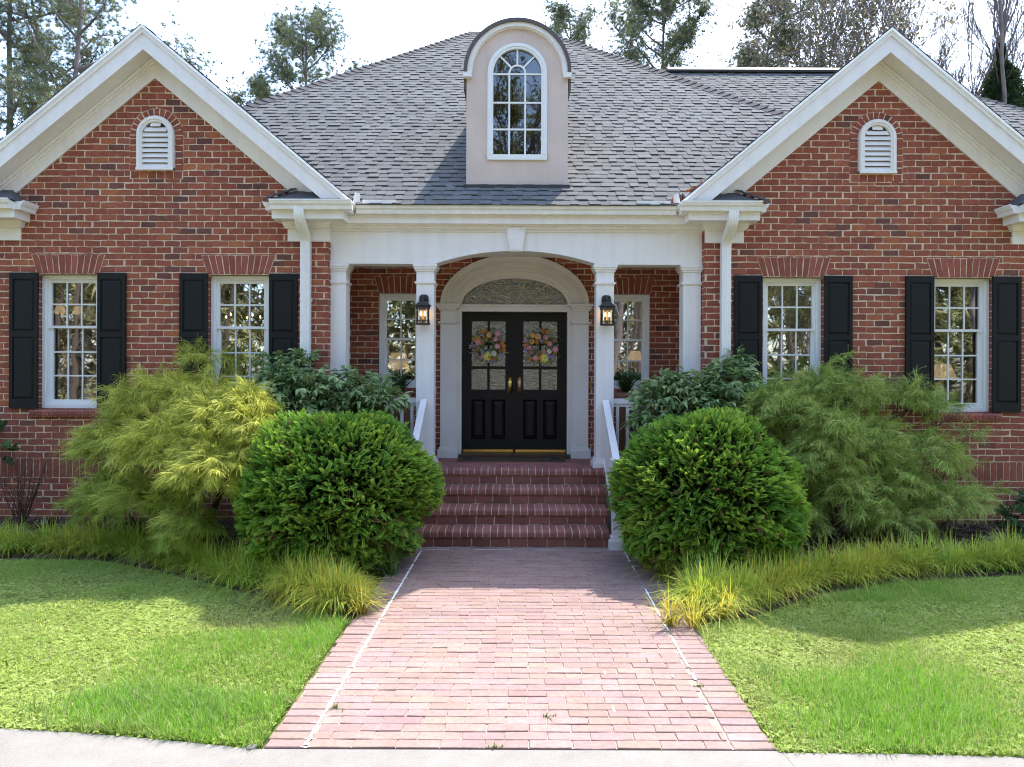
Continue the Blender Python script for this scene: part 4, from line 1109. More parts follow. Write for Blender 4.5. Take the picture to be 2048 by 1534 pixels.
def lawn(poly, dens, seed, side):
    r = np.random.default_rng(seed); mb = MB(); P = np.array(poly)
    def pts(n, pw=1.0):
        x = r.uniform(P[:, 0].min(), P[:, 0].max(), n); y = r.uniform(P[:, 1].min(), P[:, 1].max(), n)
        ok = inside(poly, x, y) & (np.abs(x) < y * .78 + .35); return x[ok], y[ok]
    x, y = pts(int(dens))
    big = vnoise(x * 1.1 + 3, y * 1.1, seed); fine = vnoise(x * 4, y * 4, seed + 1)
    if side < 0:      # pale clover in the middle, lush grass near the walk and along the drive
        lush = np.clip(1.25 - np.abs((x + 1.75) / .95) ** 2, 0, 1) + np.clip(1 - ((x + 2.15) / .8) ** 2 - ((y - 4.15) / .35) ** 2, 0, 1) + .25 * (y > 6.3)
    else:
        lush = np.clip(1 - ((x - 2.15) / 1.2) ** 2 - ((y - 4.25) / .9) ** 2, 0, 1) * 1.1 + .55 * (y > 6.2)
    g = np.clip(lush * .8 + (big - .5) * .9 + (fine - .5) * .5, 0, 1)
    thin = np.clip((vnoise(x * .95 + 50, y * 1.6 + 7, seed + 9) - .62) * 5, 0, 1)
    keep = r.random(len(x)) < (.32 + .68 * g) * (1 - .6 * thin)
    x, y, g, thin = x[keep], y[keep], g[keep], thin[keep]; n = len(x)
    ln = (.028 + .045 * g) * r.uniform(.5, 1.35, n)
    c = mixc((.38, .46, .10), (.20, .42, .035), np.clip(g + r.normal(0, .25, n), 0, 1)) * r.uniform(.75, 1.2, n)[:, None]
    c = mixc(c, np.array([.40, .34, .15]), thin * .6)
    dry = r.random(n) < .10; c[dry] = np.array([.55, .48, .25]) * r.uniform(.7, 1.1, dry.sum())[:, None]
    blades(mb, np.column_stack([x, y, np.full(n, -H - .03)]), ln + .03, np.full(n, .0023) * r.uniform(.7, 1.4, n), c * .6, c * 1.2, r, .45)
    # tall pale tufts near the drive
    for _ in range(60 if side < 0 else 14):
        if side < 0: tx, ty = r.normal(-2.05, .42), r.normal(4.2, .11)
        else: tx, ty = r.uniform(1.7, 3.4), r.uniform(4.0, 6.0)
        if not inside(poly, np.array([tx]), np.array([ty]))[0]: continue
        m = 16; q = np.column_stack([tx + r.normal(0, .035, m), ty + r.normal(0, .03, m), np.full(m, -H - .03)])
        cc = np.array([.24, .38, .09]) * r.uniform(.8, 1.25, (m, 1)); blades(mb, q, r.uniform(.08, .16, m), np.full(m, .0036), cc * .6, cc, r, .5, 3)
    # clover and low weeds
    x, y = pts(int(dens * .62))
    big = vnoise(x * 1.1 + 3, y * 1.1, seed); f2 = vnoise(x * 7, y * 7, seed + 5)
    if side < 0: cl = np.clip(1.1 - np.clip(1.2 - np.abs((x + 1.75) / .95) ** 2, 0, 1), 0, 1) + .15
    else: cl = np.clip(.95 - np.clip(1 - ((x - 2.1) / 1.0) ** 2 - ((y - 4.2) / .7) ** 2, 0, 1) * .7, 0, 1)
    keep = r.random(len(x)) < np.clip(cl * (.15 + f2 * 1.0) + .08, 0, 1); x, y, big = x[keep], y[keep], big[keep]; n = len(x)
    Mx = frames(np.column_stack([r.normal(0, 1, n), r.normal(0, 1, n), r.normal(0, .25, n)]), r, roll=r.normal(0, .35, n)) * r.uniform(.6, 1.25, n)[:, None, None]
    c = mixc((.33, .45, .085), (.46, .56, .15), r.random(n)) * r.uniform(.75, 1.15, n)[:, None]
    c = mixc(c, (.30, .27, .12), np.clip((big - .68) * 2, 0, .5))
    mb.scatter(clover_v, clover_f, Mx, np.column_stack([x, y, -H - .012 + r.uniform(0, .022, n)]), c)
    x, y = pts(900); n = len(x)          # thatch, bits of straw and a few dead leaves
    mb.scatter(np.array([(-.0022, -.02, 0), (.0022, -.02, 0), (.002, .02, .003), (-.002, .02, .003)]), np.array([(0, 1, 2, 3)]), frames(r.normal(0, 1, (n, 3)) * [1, 1, .3], r, roll=r.uniform(-1, 1, n)) * r.uniform(.6, 1.5, n)[:, None, None], np.column_stack([x, y, -H + .012 + r.uniform(0, .02, n)]), np.array([.42, .32, .18]) * r.uniform(.5, 1.3, (n, 1)))
    return tag(mb.obj('lawn_grass', M['blade']), kind='stuff')
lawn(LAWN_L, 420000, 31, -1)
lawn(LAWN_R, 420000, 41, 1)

# ------------------------------------------------------------------ grasses along the bed edges
def clump(mb, c, n, r, ln=(.22, .40), cols=((.56, .62, .085), (.30, .50, .06)), yel=.25, seg=5, up=.0, wd=.0042):
    az = r.uniform(0, 2 * math.pi, n); rad = np.abs(r.normal(0, .045, n)); L_ = r.uniform(*ln, n)
    lean = np.clip(r.normal(.64 - up, .28, n), .05, 1.2); dr = np.column_stack([np.cos(az), np.sin(az)]); sd = np.column_stack([-dr[:, 1], dr[:, 0]])
    P = np.column_stack([c[0] + dr[:, 0] * rad, c[1] + dr[:, 1] * rad, np.full(n, c[2])])
    col = mixc(cols[0], cols[1], r.random(n)); yy = r.random(n) < yel; col[yy] = np.array([.78, .66, .10]) * r.uniform(.7, 1.15, (yy.sum(), 1))
    col = col * r.uniform(.75, 1.2, (n, 1)); rows, K = [], 2 * seg + 1
    for k in range(seg + 1):
        t = k / seg; q = P.copy(); q[:, :2] += dr * (L_ * lean * t ** 1.5)[:, None]; q[:, 2] += L_ * (np.sqrt(np.clip(1 - .3 * lean, .1, 1)) * t - .75 * lean * t ** 2.6)
        w = wd * (1 - .75 * t)
        if k < seg: rows += [np.concatenate([q[:, :2] - sd * w, q[:, 2:]], 1), np.concatenate([q[:, :2] + sd * w, q[:, 2:]], 1)]
        else: rows.append(q)
    V = np.stack(rows, 1).reshape(-1, 3); vm = np.array([(i // 2) / seg for i in range(K)])
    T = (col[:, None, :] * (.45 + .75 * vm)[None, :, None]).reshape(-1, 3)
    b = (np.arange(n) * K)[:, None, None]
    qd = np.array([(2 * k, 2 * k + 1, 2 * k + 3, 2 * k + 2) for k in range(seg - 1)]); tr = np.array([(K - 3, K - 2, K - 1)])
    mb.add(V, (qd[None] + b).reshape(-1, 4), T); mb.loops.append((tr[None] + b).ravel().astype(np.int32) + (mb.n - len(V))); mb.tot.append(np.full(n, 3, np.int32))
r = np.random.default_rng(55)
GL = [GR(*p) for p in ((-60, 1112), (100, 1114), (230, 1119), (330, 1141), (450, 1172), (560, 1200), (640, 1220), (690, 1232))]
GRr = [GR(*p) for p in ((1405, 1236), (1500, 1224), (1640, 1182), (1800, 1160), (2060, 1144), (2200, 1138))]
def border(E, n, name, seed):
    r = np.random.default_rng(seed); mb = MB(); xs = np.array([p[0] for p in E]); ys = np.array([p[1] for p in E])
    for i in range(n):
        t = (i + r.random()) / n * (len(xs) - 1); k = int(min(t, len(xs) - 2)); f = t - k
        x = xs[k] * (1 - f) + xs[k + 1] * f; y = ys[k] * (1 - f) + ys[k + 1] * f
        dpt = r.uniform(.05, .46); y += dpt; x += r.normal(0, .03)
        patch = vnoise(x * 1.7, y * 1.7, seed)
        yl = np.clip(.18 + .7 * (patch - .35), .08, .6)
        k_ = r.uniform(.72, 1.25); sz = r.uniform(.8, 1.2); gcol = (np.array([.56, .62, .085]) * k_, np.array([.30, .50, .06]) * k_)
        clump(mb, (x, y, -H + .01), r.integers(75, 115), r, (.25 * sz, .47 * sz), gcol, yl)
    return tag(mb.obj('border_grass', M['blade']), kind='stuff')
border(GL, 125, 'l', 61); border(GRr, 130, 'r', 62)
# the clumps that stand out: golden ones by the walk, blue-green uprights behind
gold = ((.62, .55, .07), (.38, .44, .05)); blue = ((.15, .30, .075), (.22, .38, .09))
def one(px, py, cols, n, ln, yel, up, label, k=3, sp=.1, seed=1):
    r = np.random.default_rng(seed); x, y = GR(px, py); mb = MB()
    for i in range(k): clump(mb, (r.normal(0, sp), r.normal(0, sp * .8), 0), n, r, ln, cols, yel, up=up)
    return tag(mb.obj('grass_clump', M['blade'], loc=(x, y, -H - .005)), label, 'ornamental grass', 'grass clumps at the walk edge')
one(688, 1222, gold, 55, (.24, .40), .6, .1, 'golden yellow grass clump at the left edge of the walk', 4, .11, 1)
one(752, 1150, blue, 60, (.30, .46), .05, .3, 'upright blue green grass clump left of the walk under the round bush', 4, .10, 2)
one(600, 1205, gold, 45, (.22, .38), .3, .05, 'yellow green grass clump left of the golden clump, above the lawn', 4, .12, 3)
one(1345, 1158, gold, 60, (.30, .48), .3, .0, 'fine yellow green grass clump spilling over the right edge of the walk', 4, .12, 4)
one(1412, 1185, blue, 70, (.32, .50), .02, .3, 'tall bright green grass clump right of the walk below the round bush', 4, .10, 5)
one(1392, 1236, gold, 65, (.28, .44), .55, .05, 'golden yellow grass clump at the right edge of the walk', 5, .12, 6)

# weeds in the walk's joints
def weed(px, py, s, label):
    r = np.random.default_rng(int(px)); x, y = GR(px, py); mb = MB(); n = 14
    P = np.column_stack([r.normal(0, s * .5, n), r.normal(0, s * .25, n), np.zeros(n)]); c = np.array([.13, .22, .03]) * r.uniform(.7, 1.4, (n, 1))
    blades(mb, P, r.uniform(.4, 1.1, n) * s, np.full(n, .004), c * .6, c, r, .9, 2)
    tag(mb.obj('weed', M['blade'], loc=(x, y, -H - .003)), label, 'weed', 'weeds in the walk')
weed(675, 1418, .05, 'small sprawling weed beside the white line on the walk'); weed(994, 1494, .035, 'small green weed in the front joint of the walk next to the drive')
weed(1098, 1434, .04, 'yellowed weed in a joint near the middle of the walk'); weed(1402, 1372, .03, 'tiny weed on the right white line of the walk')
# ------------------------------------------------------------------ shrubs
def fan_template(n=13, L=.135, w=.0058, lf=.033):
    V, F_, m = [], [], []
    def leaf(b, d, l, wd, up, mm):
        d = np.array(d, float); d /= np.linalg.norm(d); s_ = np.cross(d, (0, 0, 1)); o = len(V)
        b = np.array(b)
        V.extend([b, b + d * l * .55 + s_ * wd + (0, 0, up), b + d * l, b + d * l * .55 - s_ * wd + (0, 0, up)]); F_.append((o, o + 1, o + 2, o + 3)); m.extend([mm * .6, mm * .9, mm, mm * .9])
    for i in range(n):
        t = (i + .5) / n; y = L * t; l = lf * (1.15 - .5 * t)
        z = -.05 * t * t * L * 4
        for s_ in (-1, 1): leaf((0, y, z), (s_ * .85, .75, .25 - .2 * t), l, w, .006, t)
        if i % 2: leaf((0, y, z), (.1, .8, .8), l * .8, w, .0, t); leaf((0, y, z), (-.1, .8, -.6), l * .8, w, .0, t)
    leaf((0, L * .97, -.05 * L * 4), (0, 1, .1), lf * .8, w, .003, 1)
    return np.array(V), np.array(F_), np.array(m)
def thread_template(seed, n=36, L=.20):
    r = np.random.default_rng(seed); V, F_, m = [], [], []
    def ribbon(P, w):
        o = len(V); k = len(P)
        for i, p in enumerate(P):
            t = i / (k - 1); ww = w * (1 - .6 * t); s_ = np.array([r.normal(0, .3) + 1, r.normal(0, .3), .3]) ; s_ /= np.linalg.norm(s_)
            V.append(p - s_ * ww); V.append(p + s_ * ww)
        for i in range(k - 1): F_.append((o + 2 * i, o + 2 * i + 1, o + 2 * i + 3, o + 2 * i + 2))
        return k
    stem = [np.array([0.0, L * t, .10 * L * math.sin(t * 2.6) - .22 * L * t * t]) for t in np.linspace(0, 1, 5)]
    k = ribbon(stem, .0035); m += [0, 0, .1, .1, .3, .3, .5, .5, .7, .7]
    for i in range(n):
        t = r.uniform(.15, 1.0); b = np.array([0.0, L * t, .10 * L * math.sin(t * 2.6) - .22 * L * t * t])
        az = r.normal(0, 1.15); d = np.array([math.sin(az), math.cos(az) * .9 + .1, r.uniform(-.1, .55)]); d /= np.linalg.norm(d); l = r.uniform(.05, .125); cu = r.normal(0, .35, 3) * l
        P = [b + d * l * u + np.array([0, 0, -.8 * l * u * u]) + cu * u * u for u in (0, .33, .67, 1)]
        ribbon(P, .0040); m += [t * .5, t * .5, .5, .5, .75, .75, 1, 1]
    return np.array(V), np.array(F_), np.array(m)
def twig_template(seed, n=8, L=.15, l=.105, w=.022):
    r = np.random.default_rng(seed); V, F_, m = [], [], []
    for i in range(n):
        t = (i + .6) / n; b = np.array([0, L * t, 0]); a = i * 2.4; d = np.array([math.sin(a) * .95, .45 + .5 * t, math.cos(a) * .35 - .45]); d /= np.linalg.norm(d)
        s_ = np.cross(d, (0, .2, 1)); s_ /= np.linalg.norm(s_); up = np.cross(s_, d); ll = l * r.uniform(.75, 1.15); o = len(V)
        tip = b + d * ll - np.array([0, 0, .30 * ll]); q1 = b + d * ll * .35; q2 = b + d * ll * .7 - np.array([0, 0, .07 * ll])
        V += [b, q1 + s_ * w + up * .005, q1, q1 - s_ * w + up * .005, q2 + s_ * w * .75 + up * .004, q2, q2 - s_ * w * .75 + up * .004, tip]
        for f in ((0, 2, 1, 1), (0, 3, 2, 2)): pass
        F_ += [(0 + o, 2 + o, 1 + o), (0 + o, 3 + o, 2 + o), (1 + o, 2 + o, 5 + o), (1 + o, 5 + o, 4 + o), (2 + o, 3 + o, 6 + o), (2 + o, 6 + o, 5 + o), (4 + o, 5 + o, 7 + o), (5 + o, 6 + o, 7 + o)]
        m += [0.2] * 8 if t < .5 else [.8] * 8
    return np.array(V), np.array(F_), np.array(m)
def fib(n):
    i = np.arange(n) + .5; ph = np.arccos(1 - 2 * i / n); th = math.pi * (1 + 5 ** .5) * i
    return np.column_stack([np.cos(th) * np.sin(ph), np.sin(th) * np.sin(ph), np.cos(ph)])
def lump(n3, seed, a=.12, s=1.9):
    return 1 + a * ((vnoise(n3[:, 0] * s + 9, n3[:, 2] * s + n3[:, 1] * 1.3, seed) - .5) * 2) + a * .5 * ((vnoise(n3[:, 0] * s * 2.3 + 4, n3[:, 2] * s * 2.3 + n3[:, 1] * 2, seed + 1) - .5) * 2)
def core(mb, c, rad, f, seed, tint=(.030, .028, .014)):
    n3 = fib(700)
    # rough inner mass of old twigs, crossed slivers; inner shade put into dark tint
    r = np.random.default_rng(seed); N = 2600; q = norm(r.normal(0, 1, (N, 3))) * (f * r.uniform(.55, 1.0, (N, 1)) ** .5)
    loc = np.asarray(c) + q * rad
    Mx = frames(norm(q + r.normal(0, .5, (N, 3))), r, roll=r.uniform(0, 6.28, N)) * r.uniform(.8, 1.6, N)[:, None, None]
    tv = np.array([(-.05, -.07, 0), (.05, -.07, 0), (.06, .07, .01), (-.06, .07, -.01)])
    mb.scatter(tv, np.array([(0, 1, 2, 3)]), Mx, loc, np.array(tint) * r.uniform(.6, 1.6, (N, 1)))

FV, FF, FM = fan_template()
def globe_bush(c, rad, seed, label, cool=0.):
    r = np.random.default_rng(seed); e = tag(empty('round_bush', (c[0], c[1], -H)), label, 'bush', 'pair of clipped round bushes by the steps')
    off = np.array([c[0], c[1], -H])
    mb = MB()
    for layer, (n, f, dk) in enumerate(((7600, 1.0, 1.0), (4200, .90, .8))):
        n3 = norm(fib(n) + r.normal(0, .02, (n, 3))); rr = lump(n3, seed, .11) * f * r.uniform(.95, 1.03, n)
        fl_ = np.where(n3[:, 2] < 0, np.maximum(np.hypot(n3[:, 0], n3[:, 1]), .16) ** -.62, 1.0)
        p = np.array(c) + n3 * np.array(rad) * rr[:, None] * np.column_stack([fl_, fl_, np.ones(n)]); ok = (p[:, 2] > -H + .06) & ((f < 1) | (vnoise(n3[:, 0] * 9 + 20, n3[:, 2] * 9 + n3[:, 1] * 6, seed + 3) > .27)); n3, p = n3[ok], p[ok]; n = len(p)
        p[:, 2] = np.maximum(p[:, 2], -H + .05)
        d = norm(n3 * np.array([1, 1, .8]) + np.array([0, 0, .35]) + r.normal(0, .38, (n, 3)))
        Mx = frames(d, r, roll=r.normal(0, .9, n)) * r.uniform(.5, 1.0, n)[:, None, None]
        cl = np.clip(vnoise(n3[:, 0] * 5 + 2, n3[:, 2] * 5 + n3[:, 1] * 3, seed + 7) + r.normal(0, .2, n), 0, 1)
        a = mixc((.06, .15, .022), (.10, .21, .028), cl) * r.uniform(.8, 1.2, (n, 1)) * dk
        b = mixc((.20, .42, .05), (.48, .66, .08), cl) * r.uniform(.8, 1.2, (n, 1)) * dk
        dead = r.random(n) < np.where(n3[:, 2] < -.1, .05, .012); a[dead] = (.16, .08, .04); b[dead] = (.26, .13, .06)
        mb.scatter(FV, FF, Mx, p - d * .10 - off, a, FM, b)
    mb.obj('foliage', M['leaf'], e)
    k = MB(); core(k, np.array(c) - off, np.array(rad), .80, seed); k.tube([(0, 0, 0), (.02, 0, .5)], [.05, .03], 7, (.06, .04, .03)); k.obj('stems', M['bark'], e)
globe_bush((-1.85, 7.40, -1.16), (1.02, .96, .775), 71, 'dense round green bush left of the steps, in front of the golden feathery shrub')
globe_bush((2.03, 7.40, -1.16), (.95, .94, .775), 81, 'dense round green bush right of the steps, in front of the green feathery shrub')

TV = [thread_template(i) for i in range(4)]
def thread_shrub(lumps, seed, label, inner, outer, name, gold=None, dens=1.0, top=None):
    r = np.random.default_rng(seed)
    xs = [PX(l[0], l[4]) for l in lumps]; base = np.array([np.mean(xs), 8.25, -H])
    e = tag(empty(name, tuple(base)), label, 'shrub'); mb, sm_ = MB(), MB()
    for li, (px, py, rx, ry, d) in enumerate(lumps):
        wisp = rx < 42; cx, cz = PX(px, d), PZ(py, d, px); a, b = max(rx - 12, 6) * d / FPX, max(ry - 9, 6) * d / FPX; dp = min(.36, (a + b) / 2)
        dp = min(dp, 8.93 - d)
        n = int((150 if wisp else 430) * (a * b * 4 + dp * (a + b)) * dens) + 8
        n3 = norm(r.normal(0, 1, (n, 3))); n3[:, 2] = np.where(n3[:, 2] < -.35, -n3[:, 2], n3[:, 2])
        rr = (.45 + .62 * r.random(n) ** .55) * lump(n3, seed + li, .22, 2.4)
        p = np.array([cx, d, cz]) + n3 * np.array([a, dp, b]) * rr[:, None]
        p[:, 1] = np.minimum(p[:, 1], 8.93); p[:, 2] = np.maximum(p[:, 2], -H + .06)
        dd = norm(np.column_stack([n3[:, 0] * 1.0, n3[:, 1] * 1.0 - .25, n3[:, 2] * .5 + .1]) + r.normal(0, .55, (n, 3)))
        cl = np.clip((rr - .45) / .65 * .75 + .25 * n3[:, 2] + r.normal(0, .18, n), 0, 1)  # tips paler outward; upper sprays paler too, top highlights put into tint
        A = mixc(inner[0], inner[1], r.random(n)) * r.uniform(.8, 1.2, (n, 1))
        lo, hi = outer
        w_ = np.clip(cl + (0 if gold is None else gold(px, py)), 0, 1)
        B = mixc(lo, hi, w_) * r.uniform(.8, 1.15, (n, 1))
        for k in range(4):
            s_ = np.arange(n) % 4 == k
            Mx = frames(dd[s_], r, roll=r.normal(0, .45, s_.sum())) * r.uniform(.6, 1.1, s_.sum())[:, None, None]
            loc = p[s_] - base
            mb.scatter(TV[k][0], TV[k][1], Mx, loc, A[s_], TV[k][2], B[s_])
        # the branch that carries this bough
        q0 = np.array([base[0] + (cx - base[0]) * .15 + r.normal(0, .06), 8.3, -H]); q1 = np.array([cx, d + .05, cz])
        mid = (q0 + q1) / 2 + np.array([0, 0, -.12]) + r.normal(0, .05, 3)
        pp = [q0, (q0 + mid) / 2 + r.normal(0, .03, 3), mid, (mid + q1) / 2 + r.normal(0, .03, 3), q1]; rd = np.linspace(.028, .007, 5)
        sm_.tube(np.array(pp) - base, rd, 6, (.10, .07, .055))
        for _ in range(7):
            e1 = q1 + r.normal(0, 1, 3) * np.array([a, dp, b]) * .6; e1[1] = min(e1[1], 8.93); sm_.tube(np.array([mid * .3 + q1 * .7, (mid * .3 + q1 * .7 + e1) / 2 + r.normal(0, .02, 3), e1]) - base, [.007, .005, .003], 4, (.11, .075, .06))
    mb.obj('foliage', M['leaf'], e); sm_.obj('stems', M['bark'], e)
Lm = [(235, 905, 85, 55, 8.2), (310, 800, 85, 45, 8.2), (395, 800, 70, 40, 8.0), (455, 850, 85, 70, 7.5), (340, 900, 105, 65, 7.5), (230, 990, 65, 45, 7.9), (430, 950, 85, 65, 7.2), (392, 728, 38, 26, 8.75),
      (305, 1005, 90, 45, 7.6), (380, 1062, 44, 42, 7.15), (492, 812, 44, 38, 7.6), (440, 735, 35, 22, 8.75), (262, 838, 55, 30, 8.5), (388, 697, 16, 14, 8.8), (190, 1020, 45, 30, 8.35), (505, 880, 44, 55, 7.35)]
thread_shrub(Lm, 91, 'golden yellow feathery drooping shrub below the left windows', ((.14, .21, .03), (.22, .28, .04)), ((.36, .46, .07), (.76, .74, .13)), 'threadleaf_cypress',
             gold=lambda px, py: np.clip(.45 - ((px - 450) / 190.) ** 2 * .35 - max(0, py - 930) / 120. * .8, -.7, .4))  # sunlit upper right part put into the foliage colour by position
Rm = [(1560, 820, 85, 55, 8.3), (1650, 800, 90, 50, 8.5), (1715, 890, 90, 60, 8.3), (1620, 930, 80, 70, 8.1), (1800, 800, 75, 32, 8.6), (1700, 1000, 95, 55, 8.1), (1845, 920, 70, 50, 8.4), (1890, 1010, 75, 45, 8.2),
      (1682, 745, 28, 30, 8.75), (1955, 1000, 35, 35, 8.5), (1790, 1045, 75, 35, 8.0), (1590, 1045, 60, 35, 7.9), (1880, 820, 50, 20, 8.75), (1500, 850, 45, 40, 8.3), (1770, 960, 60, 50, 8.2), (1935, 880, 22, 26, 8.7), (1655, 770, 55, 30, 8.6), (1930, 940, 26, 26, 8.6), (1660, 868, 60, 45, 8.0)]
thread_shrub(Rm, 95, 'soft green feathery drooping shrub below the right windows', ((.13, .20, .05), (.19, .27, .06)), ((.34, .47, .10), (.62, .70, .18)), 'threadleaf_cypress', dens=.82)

WV = [twig_template(i) for i in range(3)]
def laurel(lumps, seed, label):
    r = np.random.default_rng(seed); xs = [PX(l[0], l[4]) for l in lumps]; base = np.array([np.mean(xs), 8.45, -H])
    e = tag(empty('broadleaf_shrub', tuple(base)), label, 'shrub'); mb, sm_ = MB(), MB()
    for li, (px, py, rx, ry, d) in enumerate(lumps):
        cx, cz = PX(px, d), PZ(py, d, px); a, b = rx * d / FPX, ry * d / FPX; dp = min(.34, 8.92 - d)
        n = int(270 * (a * b * 4 + dp * (a + b))) + 16
        n3 = norm(r.normal(0, 1, (n, 3))); rr = (.4 + .66 * r.random(n) ** .5) * lump(n3, seed + li, .18, 2.2)
        p = np.array([cx, d, cz]) + n3 * np.array([a, dp, b]) * rr[:, None]; p[:, 1] = np.minimum(p[:, 1], 8.92)
        dd = norm(np.column_stack([n3[:, 0], n3[:, 1] - .2, n3[:, 2] * .7 + .25]) + r.normal(0, .45, (n, 3)))
        A = mixc((.12, .20, .075), (.18, .27, .095), r.random(n)) * r.uniform(.8, 1.2, (n, 1)); B = mixc((.21, .32, .12), (.38, .45, .19), r.random(n)) * r.uniform(.8, 1.2, (n, 1))
        for k in range(3):
            s_ = np.arange(n) % 3 == k; Mx = frames(dd[s_], r, roll=r.normal(0, .5, s_.sum())) * r.uniform(.65, 1.1, s_.sum())[:, None, None]
            mb.scatter(WV[k][0], WV[k][1], Mx, p[s_] - base, A[s_], WV[k][2], B[s_])
        q1 = np.array([cx, d, cz]); q0 = np.array([base[0] + (cx - base[0]) * .3, 8.5, -H]); m_ = (q0 + q1) / 2 + r.normal(0, .06, 3)
        sm_.tube(np.array([q0, m_, q1]) - base, [.02, .014, .006], 6, (.09, .075, .055))
        for _ in range(9):
            e1 = q1 + n3[_] * np.array([a, dp, b]) * .95; sm_.tube(np.array([m_ * .25 + q1 * .75, (q1 + e1) / 2, e1]) - base, [.007, .005, .003], 4, (.10, .10, .05))
    mb.obj('foliage', M['gloss'], e); sm_.obj('stems', M['bark'], e)
laurel([(598, 790, 62, 45, 8.45), (685, 785, 74, 34, 8.5), (752, 803, 40, 32, 8.5), (562, 760, 26, 28, 8.6), (640, 825, 105, 40, 8.55), (545, 735, 9, 14, 8.7), (606, 728, 12, 16, 8.75)], 101, 'blue green glossy broadleaf shrub left of the porch, behind the round bush')
laurel([(1318, 815, 38, 36, 8.5), (1385, 795, 62, 34, 8.5), (1455, 770, 45, 35, 8.55), (1295, 855, 22, 30, 8.45), (1420, 820, 90, 40, 8.55), (1480, 735, 12, 16, 8.75), (1348, 780, 36, 18, 8.6)], 105, 'blue green glossy broadleaf shrub right of the porch, behind the round bush')

# bare twiggy shrub, garden light and stray plants at the ends of the beds
r = np.random.default_rng(5); mb = MB(); e = tag(empty('bare_shrub', (PX(42, 8.3), 8.3, -H + .06)), 'bare leafless twiggy shrub against the brick at far left', 'shrub')
for i in range(16):
    a = r.uniform(0, 6.28); L_ = r.uniform(.5, 1.0); d = np.array([math.cos(a) * .33, math.sin(a) * .2, 1]); P = [d * L_ * t + r.normal(0, .018, 3) * t for t in np.linspace(0, 1, 6)]
    mb.tube(P, np.linspace(.009, .003, 6), 5, (.10, .055, .05))
    for k in range(4):
        b = P[2 + k % 4]; mb.tube([b, b + r.normal(0, .09, 3) + (0, 0, .08), b + r.normal(0, .13, 3) + (0, 0, .2)], [.004, .003, .002], 4, (.13, .08, .07))
mb.obj('stems', M['bark'], e)
mb = MB(); x, y = PX(96, 8.35), 8.35
mb.tube([(0, 0, 0), (0, 0, .12)], .012, 8); mb.tube([(-.07, .02, .13), (.08, -.03, .16)], [.05, .062], 12); mb.box(-.03, .03, -.02, .02, .08, .12)
tag(mb.obj('garden_spotlight', M['plastic'], loc=(x, y, -H + .06)), 'small black garden spotlight on the mulch at far left', 'garden light')
def leafy(px, py, d, s, n, seed, label, name='young_shrub'):
    r = np.random.default_rng(seed); base = np.array([PX(px, d), d, -H + .06]); e = tag(empty(name, tuple(base)), label, 'shrub'); mb, st_ = MB(), MB()
    top = PZ(py, d, px) - base[2]
    n3 = norm(r.normal(0, 1, (n, 3))); p = np.array([0, 0, top]) + n3 * s * r.random((n, 1)) ** .4
    Mx = frames(norm(n3 + (0, -.2, .3)), r, roll=r.uniform(0, 6.28, n)); c = np.array([.05, .11, .035]) * r.uniform(.7, 1.5, (n, 1))
    mb.scatter(WV[0][0], WV[0][1], Mx * .8, p, c, WV[0][2], c * 1.6); mb.obj('foliage', M['leaf'], e)
    for k in range(4): st_.tube([(0, 0, 0), (r.normal(0, .03), r.normal(0, .03), top * .5), (r.normal(0, .06), 0, top)], [.012, .009, .005], 5, (.10, .07, .05))
    st_.obj('stems', M['bark'], e)
leafy(-38, 895, 8.7, .30, 50, 3, 'leafy green shrub just reaching in at the left end of the wall')
leafy(2062, 1035, 8.5, .22, 60, 4, 'dark green leafy shrub at the far right end of the bed')

# potted ferns on the porch
def fern(px, py, d, seed, label, hgt):
    r = np.random.default_rng(seed); base = np.array([PX(px, d), d, FLOOR]); e = tag(empty('potted_fern', tuple(base)), label, 'potted plant'); mb, pt = MB(), MB()
    zt = hgt
    pt.lathe([(0, 0), (.11, 0), (.15, zt * .9), (.165, zt * .92), (.165, zt), (.14, zt), (.13, zt - .03), (0, zt - .03)], (0, 0, 0), 20)
    for i in range(60):
        a = r.uniform(0, 6.28); L_ = r.uniform(.22, .36); le = r.uniform(.2, .8); d2 = np.array([math.cos(a), math.sin(a)])
        P = np.array([(d2[0] * L_ * le * t, d2[1] * L_ * le * t, zt - .03 + L_ * (t - .5 * le * t * t)) for t in np.linspace(0, 1, 9)])
        mb.tube(P, .003, 3, (.05, .09, .02), False)
        tg = np.gradient(P, axis=0)
        for k in range(1, 9):
            for s_ in (-1, 1):
                sd = np.cross(tg[k], (0, 0, 1)); sd /= np.linalg.norm(sd) + 1e-6; l = .045 * (1 - .6 * k / 9); b = P[k]; c = np.array([.05, .11, .025]) * r.uniform(.7, 1.5); dn = norm(tg[k])
                mb.add([b, b + sd * s_ * l * .5 + dn * .012, b + sd * s_ * l + dn * .004, b + sd * s_ * l * .5 - dn * .006], [(0, 1, 2, 3)], c)
    mb.obj('fronds', M['leaf'], e); pt.obj('pot', M['pot'], e, True)
fern(800, 800, 9.85, 11, 'dark green potted fern on the porch before the left porch window', .93)
fern(1252, 795, 9.85, 12, 'dark green potted fern on the porch before the right porch window', .95)

